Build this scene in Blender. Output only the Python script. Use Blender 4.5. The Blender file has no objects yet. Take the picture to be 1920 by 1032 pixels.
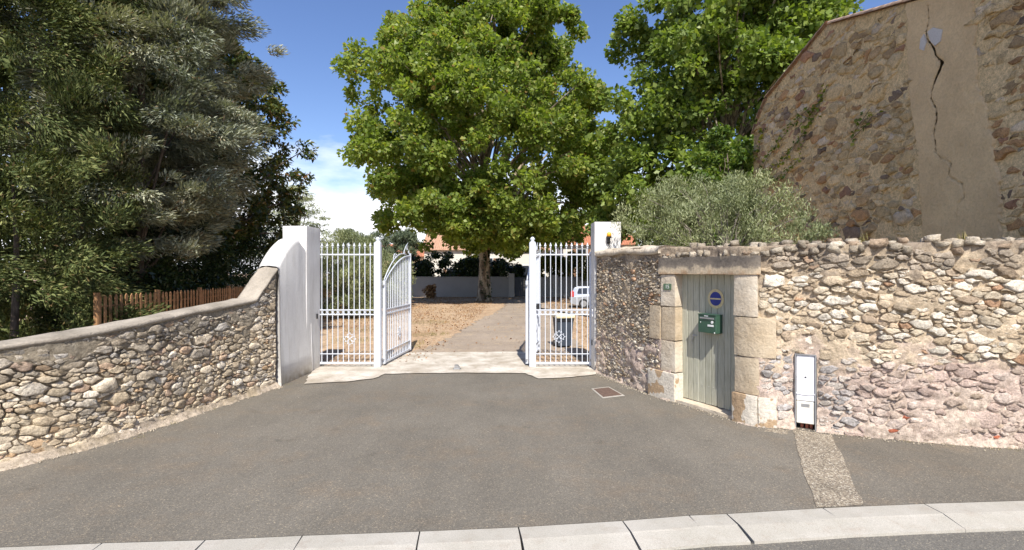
import bpy, math, random
import numpy as np
from mathutils import Vector, Matrix, Quaternion

# ------------------------------------------------------------------ camera, sky, sun, exposure
C = bpy.context.scene.collection
scn = bpy.context.scene
cam_d = bpy.data.cameras.new('camera')
cam = bpy.data.objects.new('camera', cam_d)
C.objects.link(cam)
cam.location = (0, 0, 2.5)
cam.rotation_euler = (math.radians(90), 0, 0)
cam_d.sensor_width = 36.0
cam_d.lens = 18.0
cam_d.shift_y = -0.0031
cam_d.clip_start = 0.05
cam_d.clip_end = 3000
scn.camera = cam

SUN_EL = 48.5
sun_dir = Vector((-0.11, 0.994, 0)).normalized() * math.cos(math.radians(SUN_EL)) + Vector((0, 0, -math.sin(math.radians(SUN_EL))))
sd = bpy.data.lights.new('sun', 'SUN')
sd.energy = 4.4
sd.angle = math.radians(0.53)
sd.color = (1.0, 0.955, 0.88)
sun = bpy.data.objects.new('sun', sd)
C.objects.link(sun)
sun.rotation_euler = sun_dir.to_track_quat('-Z', 'Y').to_euler()
sun.location = (0, -20, 30)

world = bpy.data.worlds.new('World')
scn.world = world
world.use_nodes = True
wn, wl = world.node_tree.nodes, world.node_tree.links
wn.clear()
w_out = wn.new('ShaderNodeOutputWorld')
w_bg = wn.new('ShaderNodeBackground')
w_bg.inputs['Strength'].default_value = 0.13
sky = wn.new('ShaderNodeTexSky')
sky.sky_type = 'NISHITA'
sky.sun_disc = False
sky.sun_elevation = math.radians(SUN_EL)
sky.sun_rotation = math.radians(173.7)
sky.altitude = 50
sky.air_density = 1.0
sky.dust_density = 0.4
sky.ozone_density = 2.2
tc = wn.new('ShaderNodeTexCoord')
sep = wn.new('ShaderNodeSeparateXYZ')
wl.new(tc.outputs['Generated'], sep.inputs[0])
cmap = wn.new('ShaderNodeMapping')
cmap.inputs['Scale'].default_value = (1.6, 1.6, 5.0)
cmap.inputs['Location'].default_value = (0.37, 0.2, 0.1)
wl.new(tc.outputs['Generated'], cmap.inputs[0])
cn = wn.new('ShaderNodeTexNoise')
cn.inputs['Scale'].default_value = 2.2
cn.inputs['Detail'].default_value = 7
cn.inputs['Roughness'].default_value = 0.55
wl.new(cmap.outputs[0], cn.inputs['Vector'])
band = wn.new('ShaderNodeMapRange')            # cloud bank low over the horizon, all the way round
band.inputs['From Min'].default_value = 0.08
band.inputs['From Max'].default_value = 0.30
band.inputs['To Min'].default_value = 0.47
band.inputs['To Max'].default_value = -0.12
wl.new(sep.outputs['Z'], band.inputs['Value'])
cadd = wn.new('ShaderNodeMath'); cadd.operation = 'ADD'
wl.new(cn.outputs['Fac'], cadd.inputs[0]); wl.new(band.outputs[0], cadd.inputs[1])
cr = wn.new('ShaderNodeMapRange')
cr.inputs['From Min'].default_value = 0.56
cr.inputs['From Max'].default_value = 0.86
wl.new(cadd.outputs[0], cr.inputs['Value'])
cmix = wn.new('ShaderNodeMix'); cmix.data_type = 'RGBA'
cmix.inputs['B'].default_value = (7.6, 7.7, 8.0, 1)
wl.new(cr.outputs[0], cmix.inputs['Factor'])
hs = wn.new('ShaderNodeHueSaturation')
hs.inputs['Hue'].default_value = 0.512
hs.inputs['Saturation'].default_value = 1.12
hs.inputs['Value'].default_value = 0.90
wl.new(sky.outputs[0], hs.inputs['Color'])
wl.new(hs.outputs[0], cmix.inputs['A'])
wl.new(cmix.outputs['Result'], w_bg.inputs['Color'])
wl.new(w_bg.outputs[0], w_out.inputs[0])

scn.view_settings.view_transform = 'Standard'
scn.view_settings.look = 'None'
scn.view_settings.gamma = 1.0
scn.view_settings.use_curve_mapping = False
scn.view_settings.exposure = 0.62

HZ, F, H = 510.0, 960.0, 2.5
def gp(px, py, z=0.0):
    Y = (H - z) * F / (py - HZ)
    return ((px - F) / F * Y, Y)
def zp(py, Y): return H - (py - HZ) / F * Y
def xp(px, Y): return (px - F) / F * Y

# ------------------------------------------------------------------ object helpers
def tag(o, label=None, cat=None, group=None, kind=None):
    if label: o['label'] = label
    if cat: o['category'] = cat
    if group: o['group'] = group
    if kind: o['kind'] = kind
    return o
def thing(name, label, cat, loc=(0, 0, 0), rz=0, group=None):
    o = bpy.data.objects.new(name, None); C.objects.link(o)
    o.location = loc; o.rotation_euler = (0, 0, rz)
    o.empty_display_size = 0.2
    return tag(o, label, cat, group)
def link_mesh(name, me, mat=None, parent=None, smooth=False, keep=True):
    o = bpy.data.objects.new(name, me); C.objects.link(o)
    if mat is not None and len(me.materials) == 0: me.materials.append(mat)
    if smooth and len(me.polygons):
        me.polygons.foreach_set('use_smooth', np.ones(len(me.polygons), dtype=bool))
    if parent is not None: o.parent = parent
    return o
def rebase(mesh_np, parent_loc): return mesh_np - np.array(parent_loc)
def np_mesh(name, V, Fc, col=None):
    """V (n,3); Fc (m,k) same-size faces or a list of such arrays"""
    me = bpy.data.meshes.new(name)
    V = np.ascontiguousarray(V, dtype=np.float32)
    fl = Fc if isinstance(Fc, list) else [Fc]
    fl = [np.asarray(f, dtype=np.int32) for f in fl if len(f)]
    nl = sum(f.size for f in fl); nf = sum(len(f) for f in fl)
    me.vertices.add(len(V)); me.vertices.foreach_set('co', V.ravel())
    me.loops.add(nl); me.loops.foreach_set('vertex_index', np.concatenate([f.ravel() for f in fl]))
    me.polygons.add(nf)
    st = []; o = 0
    for f in fl:
        st.append(o + np.arange(len(f), dtype=np.int32) * f.shape[1]); o += f.size
    me.polygons.foreach_set('loop_start', np.concatenate(st).astype(np.int32))
    me.update(calc_edges=True)
    if col is not None:
        a = me.attributes.new('scol', 'FLOAT_COLOR', 'POINT')
        cc = np.ones((len(V), 4), dtype=np.float32); cc[:, :3] = col
        a.data.foreach_set('color', cc.ravel())
    return me

class MB:
    """collects boxes, tubes, prisms and lathes into one mesh"""
    def __init__(s): s.v = []; s.f = []
    def add(s, vs, fs):
        b = len(s.v); s.v += [tuple(v) for v in vs]; s.f += [tuple(i + b for i in f) for f in fs]; return s
    def box(s, x0, x1, y0, y1, z0, z1, bev=0.0, M=None):
        if bev > 0:
            vs = []; b = bev
            for (x, sx) in ((x0, 1), (x1, -1)):
                for (y, sy) in ((y0, 1), (y1, -1)):
                    for (z, sz) in ((z0, 1), (z1, -1)):
                        vs += [(x, y + sy * b, z + sz * b), (x + sx * b, y, z + sz * b), (x + sx * b, y + sy * b, z)]
            def i(a, c, d, k): return (a * 4 + c * 2 + d) * 3 + k
            fs = [(i(0,0,0,0), i(0,0,1,0), i(0,1,1,0), i(0,1,0,0)), (i(1,0,0,0), i(1,1,0,0), i(1,1,1,0), i(1,0,1,0)),
                  (i(0,0,0,1), i(1,0,0,1), i(1,0,1,1), i(0,0,1,1)), (i(0,1,0,1), i(0,1,1,1), i(1,1,1,1), i(1,1,0,1)),
                  (i(0,0,0,2), i(0,1,0,2), i(1,1,0,2), i(1,0,0,2)), (i(0,0,1,2), i(1,0,1,2), i(1,1,1,2), i(0,1,1,2))]
            for c in (0, 1):
                for d in (0, 1):
                    fs.append((i(0,c,d,1), i(1,c,d,1), i(1,c,d,2), i(0,c,d,2)))
                    fs.append((i(c,0,d,0), i(c,1,d,0), i(c,1,d,2), i(c,0,d,2)))
                    fs.append((i(c,d,0,0), i(c,d,1,0), i(c,d,1,1), i(c,d,0,1)))
            for a in (0, 1):
                for c in (0, 1):
                    for d in (0, 1): fs.append((i(a,c,d,0), i(a,c,d,1), i(a,c,d,2)))
        else:
            vs = [(x, y, z) for x in (x0, x1) for y in (y0, y1) for z in (z0, z1)]
            fs = [(0,1,3,2), (4,6,7,5), (0,4,5,1), (2,3,7,6), (0,2,6,4), (1,5,7,3)]
        if M is not None: vs = [tuple(M @ Vector(v)) for v in vs]
        return s.add(vs, fs)
    def tube(s, pts, r, n=8, cap=True):
        pts = [Vector(p) for p in pts]
        rs = r if isinstance(r, (list, tuple)) else [r] * len(pts)
        vs = []; fs = []; up = None
        for k, p in enumerate(pts):
            t = (pts[min(k + 1, len(pts) - 1)] - pts[max(k - 1, 0)])
            t = t.normalized() if t.length > 1e-9 else Vector((0, 0, 1))
            if up is None:
                up = t.orthogonal().normalized()
            up = (up - t * up.dot(t))
            up = up.normalized() if up.length > 1e-6 else t.orthogonal().normalized()
            w = t.cross(up)
            for j in range(n):
                a = 2 * math.pi * j / n
                vs.append(p + (up * math.cos(a) + w * math.sin(a)) * rs[k])
        for k in range(len(pts) - 1):
            for j in range(n):
                j2 = (j + 1) % n
                fs.append((k * n + j, k * n + j2, (k + 1) * n + j2, (k + 1) * n + j))
        if cap:
            fs.append(tuple(range(n))[::-1]); fs.append(tuple((len(pts) - 1) * n + j for j in range(n)))
        return s.add(vs, fs)
    def lathe(s, prof, c=(0, 0, 0), n=12, M=None):
        vs = []; fs = []
        for (r, z) in prof:
            for j in range(n):
                a = 2 * math.pi * j / n
                v = Vector((max(r, 1e-4) * math.cos(a), max(r, 1e-4) * math.sin(a), z))
                vs.append((M @ v if M is not None else v) + Vector(c))
        m = len(prof)
        for k in range(m - 1):
            for j in range(n):
                j2 = (j + 1) % n
                fs.append((k * n + j, k * n + j2, (k + 1) * n + j2, (k + 1) * n + j))
        fs.append(tuple(range(n))[::-1]); fs.append(tuple((m - 1) * n + j for j in range(n)))
        return s.add(vs, fs)
    def ball(s, c, r, n=8, m=6, sc=(1, 1, 1)):
        prof = [(r * math.sin(math.pi * k / m), -r * math.cos(math.pi * k / m)) for k in range(m + 1)]
        return s.lathe(prof, c, n, Matrix.Diagonal((sc[0], sc[1], sc[2])))
    def prism(s, poly, z0, z1, M=None):
        n = len(poly)
        vs = [(x, y, z0) for x, y in poly] + [(x, y, z1) for x, y in poly]
        fs = [tuple(range(n))[::-1], tuple(range(n, 2 * n))] + [(i, (i + 1) % n, (i + 1) % n + n, i + n) for i in range(n)]
        if M is not None: vs = [tuple(M @ Vector(v)) for v in vs]
        return s.add(vs, fs)
    def mesh(s, name):
        me = bpy.data.meshes.new(name); me.from_pydata(s.v, [], s.f); me.update(); return me
    def build(s, name, mat, parent=None, smooth=False):
        return link_mesh(name, s.mesh(name), mat, parent, smooth)
def part(name, me, mat, parent, loc=(0, 0, 0), rot=(0, 0, 0)):
    o = link_mesh(name, me, mat, parent); o.location = loc; o.rotation_euler = rot; return o

# ------------------------------------------------------------------ numpy noise
def _h(ix, iy, iz, seed):
    n = (ix * 374761393 + iy * 668265263 + iz * 2147483647 % 1000003 + iz * 1274126177 + seed * 974634777) & 0xffffffff
    n = ((n ^ (n >> 13)) * 1274126177) & 0xffffffff
    n = ((n ^ (n >> 16)) * 2246822519) & 0xffffffff
    return ((n ^ (n >> 15)) & 0xffffff) / float(0xffffff)
def vnoise(x, y, z=0.0, seed=0):
    x = np.asarray(x, float); y = np.asarray(y, float); z = np.asarray(z, float) + 0 * x
    x0 = np.floor(x).astype(np.int64); y0 = np.floor(y).astype(np.int64); z0 = np.floor(z).astype(np.int64)
    fx = x - x0; fy = y - y0; fz = z - z0
    fx = fx * fx * (3 - 2 * fx); fy = fy * fy * (3 - 2 * fy); fz = fz * fz * (3 - 2 * fz)
    r = 0
    for dx in (0, 1):
        for dy in (0, 1):
            for dz in (0, 1):
                w = (fx if dx else 1 - fx) * (fy if dy else 1 - fy) * (fz if dz else 1 - fz)
                r = r + w * _h(x0 + dx, y0 + dy, z0 + dz, seed)
    return r * 2 - 1
def fbm(x, y, z=0.0, seed=0, oct=4, rough=0.5):
    r = 0; a = 1; f = 1; t = 0
    for k in range(oct):
        r = r + a * vnoise(np.asarray(x) * f, np.asarray(y) * f, np.asarray(z) * f, seed + k * 17); t += a; a *= rough; f *= 2.03
    return r / t

# ------------------------------------------------------------------ materials
def new_mat(name):
    m = bpy.data.materials.new(name); m.use_nodes = True
    nt = m.node_tree; nt.nodes.clear()
    out = nt.nodes.new('ShaderNodeOutputMaterial'); b = nt.nodes.new('ShaderNodeBsdfPrincipled')
    nt.links.new(b.outputs[0], out.inputs[0])
    return m, nt, b, out
def N(nt, kind, **kw):
    n = nt.nodes.new(kind)
    for k, v in kw.items():
        if k.startswith('i_'): n.inputs[k[2:].replace('_', ' ')].default_value = v
        else: setattr(n, k, v)
    return n
def pos(nt): return N(nt, 'ShaderNodeNewGeometry').outputs['Position']
def noise(nt, scale, detail=4, rough=0.55, vec=None, vscale=None):
    n = N(nt, 'ShaderNodeTexNoise'); n.inputs['Scale'].default_value = scale
    n.inputs['Detail'].default_value = detail; n.inputs['Roughness'].default_value = rough
    v = vec if vec is not None else pos(nt)
    if vscale:
        mp = N(nt, 'ShaderNodeMapping'); mp.inputs['Scale'].default_value = vscale
        nt.links.new(v, mp.inputs[0]); v = mp.outputs[0]
    nt.links.new(v, n.inputs['Vector']); return n.outputs['Fac']
def ramp(nt, fac, stops, interp='LINEAR'):
    r = N(nt, 'ShaderNodeValToRGB'); r.color_ramp.interpolation = interp
    e = r.color_ramp.elements
    while len(e) < len(stops): e.new(0.5)
    for k, (p, c) in enumerate(stops):
        e[k].position = p; e[k].color = (c[0], c[1], c[2], 1) if not isinstance(c, (int, float)) else (c, c, c, 1)
    nt.links.new(fac, r.inputs[0]); return r.outputs[0]
def mix(nt, fac, a, b, mode='MIX'):
    m = N(nt, 'ShaderNodeMix', data_type='RGBA', blend_type=mode)
    for s, v in (('Factor', fac), ('A', a), ('B', b)):
        if isinstance(v, (int, float)): m.inputs[s].default_value = v if s == 'Factor' else (v, v, v, 1)
        elif isinstance(v, tuple): m.inputs[s].default_value = (v[0], v[1], v[2], 1)
        else: nt.links.new(v, m.inputs[s])
    return m.outputs['Result']
def math_(nt, op, a, b=0.0):
    m = N(nt, 'ShaderNodeMath', operation=op)
    for k, v in ((0, a), (1, b)):
        if isinstance(v, (int, float)): m.inputs[k].default_value = v
        else: nt.links.new(v, m.inputs[k])
    return m.outputs[0]
def bump(nt, b, h, strength=0.5, dist=0.01):
    n = N(nt, 'ShaderNodeBump'); n.inputs['Strength'].default_value = strength; n.inputs['Distance'].default_value = dist
    nt.links.new(h, n.inputs['Height']); nt.links.new(n.outputs[0], b.inputs['Normal'])
def col_in(nt, b, c):
    if isinstance(c, tuple): b.inputs['Base Color'].default_value = (c[0], c[1], c[2], 1)
    else: nt.links.new(c, b.inputs['Base Color'])
def simple(name, c, rough=0.6, metal=0.0, var=0.12, nscale=6, bstr=0.15, bscale=60, bdist=0.004):
    m, nt, b, _ = new_mat(name)
    n = noise(nt, nscale, 5)
    lo = tuple(x * (1 - var) for x in c); hi = tuple(min(1, x * (1 + var)) for x in c)
    col_in(nt, b, ramp(nt, n, [(0.3, lo), (0.7, hi)]))
    b.inputs['Roughness'].default_value = rough; b.inputs['Metallic'].default_value = metal
    if bstr: bump(nt, b, noise(nt, bscale, 3), bstr, bdist)
    return m

def stone_mat(name, tint=(1, 1, 1), bd=0.02):
    m, nt, b, _ = new_mat(name)
    a = N(nt, 'ShaderNodeAttribute', attribute_name='scol').outputs['Color']
    n1 = noise(nt, 9, 6, 0.65)
    n2 = noise(nt, 34, 6, 0.75)
    c = mix(nt, 1.0, a, ramp(nt, n1, [(0.3, (0.66, 0.64, 0.62)), (0.5, (1, 1, 1)), (0.7, (1.22, 1.2, 1.15))]), 'MULTIPLY')
    c = mix(nt, 1.0, c, ramp(nt, n2, [(0.30, (0.40, 0.36, 0.31)), (0.44, (0.92, 0.90, 0.87)), (0.66, (1.28, 1.27, 1.25))]), 'MULTIPLY')
    col_in(nt, b, c); b.inputs['Roughness'].default_value = 0.92
    b.inputs['Specular IOR Level'].default_value = 0.2
    hgt = math_(nt, 'ADD', math_(nt, 'MULTIPLY', noise(nt, 16, 7, 0.7), 1.0), math_(nt, 'MULTIPLY', n2, 0.6))
    bump(nt, b, hgt, 1.0, bd)
    return m
def mortar_mat(name, cols, zlo, zhi, bd=0.03):
    """cols: bottom, middle, top albedo, blended over height with ragged borders"""
    m, nt, b, _ = new_mat(name)
    P = pos(nt); sp = N(nt, 'ShaderNodeSeparateXYZ'); nt.links.new(P, sp.inputs[0])
    z = math_(nt, 'DIVIDE', math_(nt, 'SUBTRACT', sp.outputs['Z'], zlo), zhi - zlo)
    z = math_(nt, 'ADD', z, math_(nt, 'MULTIPLY', math_(nt, 'SUBTRACT', noise(nt, 1.6, 4), 0.5), 0.9))
    base = ramp(nt, z, [(p, c) for p, c in cols])
    n1 = noise(nt, 14, 6, 0.7); n2 = noise(nt, 60, 5, 0.7)
    c = mix(nt, 1.0, base, ramp(nt, n1, [(0.3, (0.55, 0.53, 0.5)), (0.5, (0.95, 0.95, 0.95)), (0.68, (1.35, 1.33, 1.3))]), 'MULTIPLY')
    c = mix(nt, 1.0, c, ramp(nt, n2, [(0.3, (0.5, 0.46, 0.42)), (0.45, (1, 1, 1)), (0.7, (1.15, 1.15, 1.15))]), 'MULTIPLY')
    col_in(nt, b, c); b.inputs['Roughness'].default_value = 0.95; b.inputs['Specular IOR Level'].default_value = 0.15
    bump(nt, b, math_(nt, 'ADD', noise(nt, 11, 8, 0.75), math_(nt, 'MULTIPLY', n2, 0.4)), 1.0, bd)
    return m

M_stone_l = stone_mat('rubble_stone_tan', bd=0.038)
M_stone_r = stone_mat('rubble_stone_cream', bd=0.045)
M_stone_b = stone_mat('barn_stone_brown', bd=0.04)
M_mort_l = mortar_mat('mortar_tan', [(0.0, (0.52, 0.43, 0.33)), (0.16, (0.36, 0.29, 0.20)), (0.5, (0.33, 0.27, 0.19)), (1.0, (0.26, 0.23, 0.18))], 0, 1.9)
M_mort_r = mortar_mat('mortar_pink_tan', [(0.08, (0.58, 0.47, 0.38)), (0.3, (0.55, 0.43, 0.36)), (0.5, (0.57, 0.455, 0.32)), (0.78, (0.50, 0.40, 0.28)), (1.0, (0.30, 0.24, 0.18))], 0, 3.0)
M_mort_b = mortar_mat('barn_mortar', [(0.0, (0.74, 0.57, 0.33)), (1.0, (0.64, 0.49, 0.27))], 2, 9, 0.02)

def render_mat(name, c, stain=(0.6, 0.58, 0.54), bd=0.01, grain=70, dirt=0.25, streak=0.0):
    m, nt, b, _ = new_mat(name)
    n = noise(nt, 1.7, 6, 0.6)
    cc = mix(nt, ramp(nt, n, [(0.35, 0.0), (0.75, dirt)]), c, stain)
    cc = mix(nt, 1.0, cc, ramp(nt, noise(nt, grain, 4, 0.7), [(0.3, 0.85), (0.6, 1.03)]), 'MULTIPLY')
    if streak:
        cc = mix(nt, ramp(nt, noise(nt, 5, 6, 0.65, vscale=(1.5, 1.5, 0.22)), [(0.5, 0.0), (0.75, streak)]), cc, (0.36, 0.33, 0.28))
        sz = N(nt, 'ShaderNodeSeparateXYZ'); nt.links.new(pos(nt), sz.inputs[0])     # splash-back dirt at the foot
        cc = mix(nt, math_(nt, 'MULTIPLY', ramp(nt, sz.outputs['Z'], [(0.0, 1.0), (0.35, 0.0)]), ramp(nt, noise(nt, 7, 5), [(0.35, 0.0), (0.6, 0.7)])), cc, (0.42, 0.36, 0.28))
    col_in(nt, b, cc); b.inputs['Roughness'].default_value = 0.9; b.inputs['Specular IOR Level'].default_value = 0.2
    bump(nt, b, math_(nt, 'ADD', noise(nt, grain, 5, 0.7), noise(nt, 5, 4)), 0.6, bd)
    return m
M_white_render = render_mat('white_render', (0.72, 0.70, 0.665), (0.60, 0.58, 0.54), 0.008, 60, 0.5, 0.35)
M_coping = render_mat('cement_coping', (0.47, 0.41, 0.33), (0.22, 0.19, 0.15), 0.04, 26, 1.0)
M_dressed = render_mat('dressed_limestone', (0.58, 0.48, 0.345), (0.42, 0.31, 0.19), 0.035, 18, 0.9)
M_dressed_w = render_mat('dressed_limestone_pale', (0.66, 0.58, 0.46), (0.50, 0.37, 0.23), 0.035, 18, 0.8)
M_lintel = None
def base_mat():
    m, nt, b, _ = new_mat('chipped_limewash')
    cc = mix(nt, ramp(nt, noise(nt, 3.1, 4, 0.5), [(0.545, 0.0), (0.57, 1.0)]), (0.68, 0.61, 0.50), (0.46, 0.32, 0.19))
    cc = mix(nt, 1.0, cc, ramp(nt, noise(nt, 22, 6, 0.7), [(0.3, 0.7), (0.6, 1.08)]), 'MULTIPLY')
    col_in(nt, b, cc); b.inputs['Roughness'].default_value = 0.92; bump(nt, b, noise(nt, 14, 6, 0.7), 0.8, 0.035); return m
M_chipped = base_mat()
M_barn_plaster = render_mat('barn_plaster', (0.78, 0.59, 0.34), (0.60, 0.44, 0.25), 0.07, 22, 0.8)
M_patch = render_mat('pale_patch', (0.60, 0.58, 0.55), (0.5, 0.48, 0.45), 0.01, 30, 0.4)
M_grey_render = render_mat('grey_render', (0.34, 0.335, 0.33), (0.27, 0.265, 0.26), 0.01, 30, 0.4)
M_grey_pillar = render_mat('pale_pillar', (0.42, 0.41, 0.39), (0.34, 0.33, 0.31), 0.01, 30, 0.4)
M_house = render_mat('house_render', (0.70, 0.66, 0.58), (0.6, 0.55, 0.47), 0.01, 10, 0.4)
M_house2 = render_mat('house_render_ochre', (0.52, 0.38, 0.25), (0.5, 0.34, 0.22), 0.01, 10, 0.4)
M_tile = simple('terracotta', (0.42, 0.17, 0.09), 0.85, 0, 0.35, 3, 0.3, 30)
M_tile2 = simple('terracotta_pale', (0.46, 0.27, 0.17), 0.85, 0, 0.35, 5, 0.3, 30)
M_gate = simple('white_gate_paint', (0.60, 0.63, 0.68), 0.38, 0.0, 0.04, 9, 0.05, 80)
M_darkmetal = simple('dark_blue_metal', (0.05, 0.06, 0.08), 0.5, 0.2, 0.1)
M_black = simple('black_plastic', (0.02, 0.02, 0.022), 0.5, 0, 0.1)
M_steel = simple('galvanised_steel', (0.45, 0.45, 0.45), 0.4, 0.7, 0.15)
M_green_box = simple('green_painted_steel', (0.045, 0.10, 0.065), 0.4, 0.1, 0.12, 10)
M_plate_green = simple('green_enamel', (0.10, 0.16, 0.09), 0.45, 0, 0.1, 20)
M_label = simple('white_label', (0.75, 0.75, 0.72), 0.5, 0, 0.06, 30)
M_blue = simple('blue_enamel', (0.015, 0.03, 0.22), 0.4, 0, 0.1, 10)
M_cream = simple('aged_cream_enamel', (0.60, 0.50, 0.27), 0.5, 0, 0.15, 25)
M_cab = simple('cabinet_white_plastic', (0.84, 0.83, 0.84), 0.5, 0, 0.03, 5, 0.04)
M_cab_old = simple('cabinet_yellowed_plastic', (0.74, 0.71, 0.62), 0.5, 0, 0.1, 6, 0.04)
M_brick = simple('red_brick', (0.42, 0.14, 0.08), 0.9, 0, 0.3, 14, 0.5, 60)
M_wood_fence = simple('orange_wood', (0.34, 0.18, 0.08), 0.75, 0, 0.35, 7, 0.3, 50)
M_bin_grey = simple('bin_slate_plastic', (0.055, 0.07, 0.095), 0.5, 0, 0.1)
M_bin_lid = simple('bin_cream_lid', (0.72, 0.64, 0.40), 0.5, 0, 0.08)
M_rust = simple('rusty_iron', (0.15, 0.095, 0.07), 0.85, 0.2, 0.3, 20, 0.5, 80)
M_amber = simple('amber_lens', (0.85, 0.42, 0.03), 0.25, 0, 0.05)
M_glass = simple('dark_window_glass', (0.03, 0.035, 0.045), 0.08, 0.0, 0.05, 3, 0)
M_car = simple('silver_car_paint', (0.50, 0.52, 0.55), 0.28, 0.6, 0.03, 3, 0)
M_red = simple('red_lamp_plastic', (0.50, 0.02, 0.015), 0.25, 0, 0.05, 3, 0)
M_tyre = simple('tyre_rubber', (0.02, 0.02, 0.02), 0.85, 0, 0.1)
M_rake = simple('weathered_tile', (0.40, 0.28, 0.20), 0.9, 0, 0.4, 8, 0.4, 30)
M_hoof = simple('shutter_brown', (0.25, 0.13, 0.07), 0.7, 0, 0.1)

# lintel: soot-dark upper half is weathering of the stone itself
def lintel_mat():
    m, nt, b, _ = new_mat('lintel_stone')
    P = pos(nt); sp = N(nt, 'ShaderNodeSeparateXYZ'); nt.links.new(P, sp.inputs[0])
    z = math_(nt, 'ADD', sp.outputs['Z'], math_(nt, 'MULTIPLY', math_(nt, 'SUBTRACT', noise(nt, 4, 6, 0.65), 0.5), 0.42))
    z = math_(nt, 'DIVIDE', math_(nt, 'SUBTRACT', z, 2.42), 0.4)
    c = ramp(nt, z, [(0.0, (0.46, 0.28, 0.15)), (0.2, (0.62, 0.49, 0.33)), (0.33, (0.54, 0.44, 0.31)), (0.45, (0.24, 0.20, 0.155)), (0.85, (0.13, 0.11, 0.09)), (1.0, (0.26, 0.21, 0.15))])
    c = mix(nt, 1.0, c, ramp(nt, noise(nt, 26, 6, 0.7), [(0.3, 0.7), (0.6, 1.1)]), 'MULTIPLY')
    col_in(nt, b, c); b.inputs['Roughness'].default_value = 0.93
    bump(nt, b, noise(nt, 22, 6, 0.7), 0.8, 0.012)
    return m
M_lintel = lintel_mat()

def plank_mat():
    m, nt, b, _ = new_mat('grey_green_door_paint')
    g = noise(nt, 6, 6, 0.65, vscale=(9, 9, 0.6))
    c = ramp(nt, g, [(0.25, (0.27, 0.26, 0.19)), (0.5, (0.43, 0.42, 0.325)), (0.75, (0.54, 0.53, 0.43))])
    c = mix(nt, ramp(nt, noise(nt, 3, 6, 0.7), [(0.5, 0.0), (0.75, 0.5)]), c, (0.36, 0.35, 0.25))
    c = mix(nt, 1.0, c, ramp(nt, N_rand(nt), [(0, 0.88), (1, 1.08)]), 'MULTIPLY')
    col_in(nt, b, c); b.inputs['Roughness'].default_value = 0.75
    bump(nt, b, noise(nt, 30, 4, 0.6, vscale=(4, 4, 0.5)), 0.5, 0.004)
    return m
def N_rand(nt): return N(nt, 'ShaderNodeObjectInfo').outputs['Random']
M_plank = plank_mat()

def asphalt_mat(name, base, warm, seed=0.0, dust=0.3):
    m, nt, b, _ = new_mat(name)
    P = pos(nt)
    mp = N(nt, 'ShaderNodeMapping'); mp.inputs['Location'].default_value = (seed, seed * 2, 0); nt.links.new(P, mp.inputs[0]); P = mp.outputs[0]
    big = noise(nt, 0.45, 5, 0.6, P); mid = noise(nt, 3.0, 6, 0.65, P)
    c = mix(nt, ramp(nt, big, [(0.38, 0.0), (0.62, 1.0)]), tuple(x * 0.94 for x in base), tuple(x * 1.13 for x in base))
    c = mix(nt, 1.0, c, ramp(nt, noise(nt, 1.1, 5, 0.6, P, (1.8, 0.35, 1)), [(0.35, 0.94), (0.65, 1.06)]), 'MULTIPLY')
    c = mix(nt, ramp(nt, math_(nt, 'MULTIPLY', mid, noise(nt, 0.6, 3, 0.5, P, (1, 1.6, 1))), [(0.24, 0.0), (0.40, dust)]), c, warm)
    vo = N(nt, 'ShaderNodeTexVoronoi'); vo.inputs['Scale'].default_value = 95; nt.links.new(P, vo.inputs['Vector'])
    sp = N(nt, 'ShaderNodeSeparateColor'); nt.links.new(vo.outputs['Color'], sp.inputs[0])
    grain = ramp(nt, sp.outputs[0], [(0.0, (0.76, 0.75, 0.74)), (0.45, (0.94, 0.94, 0.94)), (0.82, (1.1, 1.08, 1.05)), (0.95, (1.35, 1.3, 1.2)), (1.0, (2.0, 1.85, 1.6))])
    c = mix(nt, 1.0, c, grain, 'MULTIPLY')
    c = mix(nt, 1.0, c, ramp(nt, noise(nt, 1.9, 3, 0.5, P), [(0.66, 1.0), (0.72, 0.84)]), 'MULTIPLY')
    c = mix(nt, 1.0, c, ramp(nt, noise(nt, 9.0, 2, 0.5, P), [(0.73, 1.0), (0.76, 1.35)]), 'MULTIPLY')
    fine = ramp(nt, noise(nt, 160, 2, 0.7, P), [(0.35, 0.75), (0.65, 1.2)])
    c = mix(nt, 1.0, c, fine, 'MULTIPLY')
    col_in(nt, b, c); b.inputs['Roughness'].default_value = 0.9; b.inputs['Specular IOR Level'].default_value = 0.25
    bump(nt, b, math_(nt, 'ADD', vo.outputs['Distance'], noise(nt, 60, 4, 0.6, P)), 0.5, 0.006)
    return m
M_asphalt = asphalt_mat('forecourt_asphalt', (0.168, 0.151, 0.124), (0.215, 0.165, 0.115), 0, 0.4)
M_road = asphalt_mat('road_asphalt', (0.150, 0.140, 0.122), (0.17, 0.15, 0.12), 7.3, 0.3)
M_drive = asphalt_mat('driveway_gravelled_tar', (0.33, 0.27, 0.215), (0.42, 0.33, 0.235), 3.1, 0.8)

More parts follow.
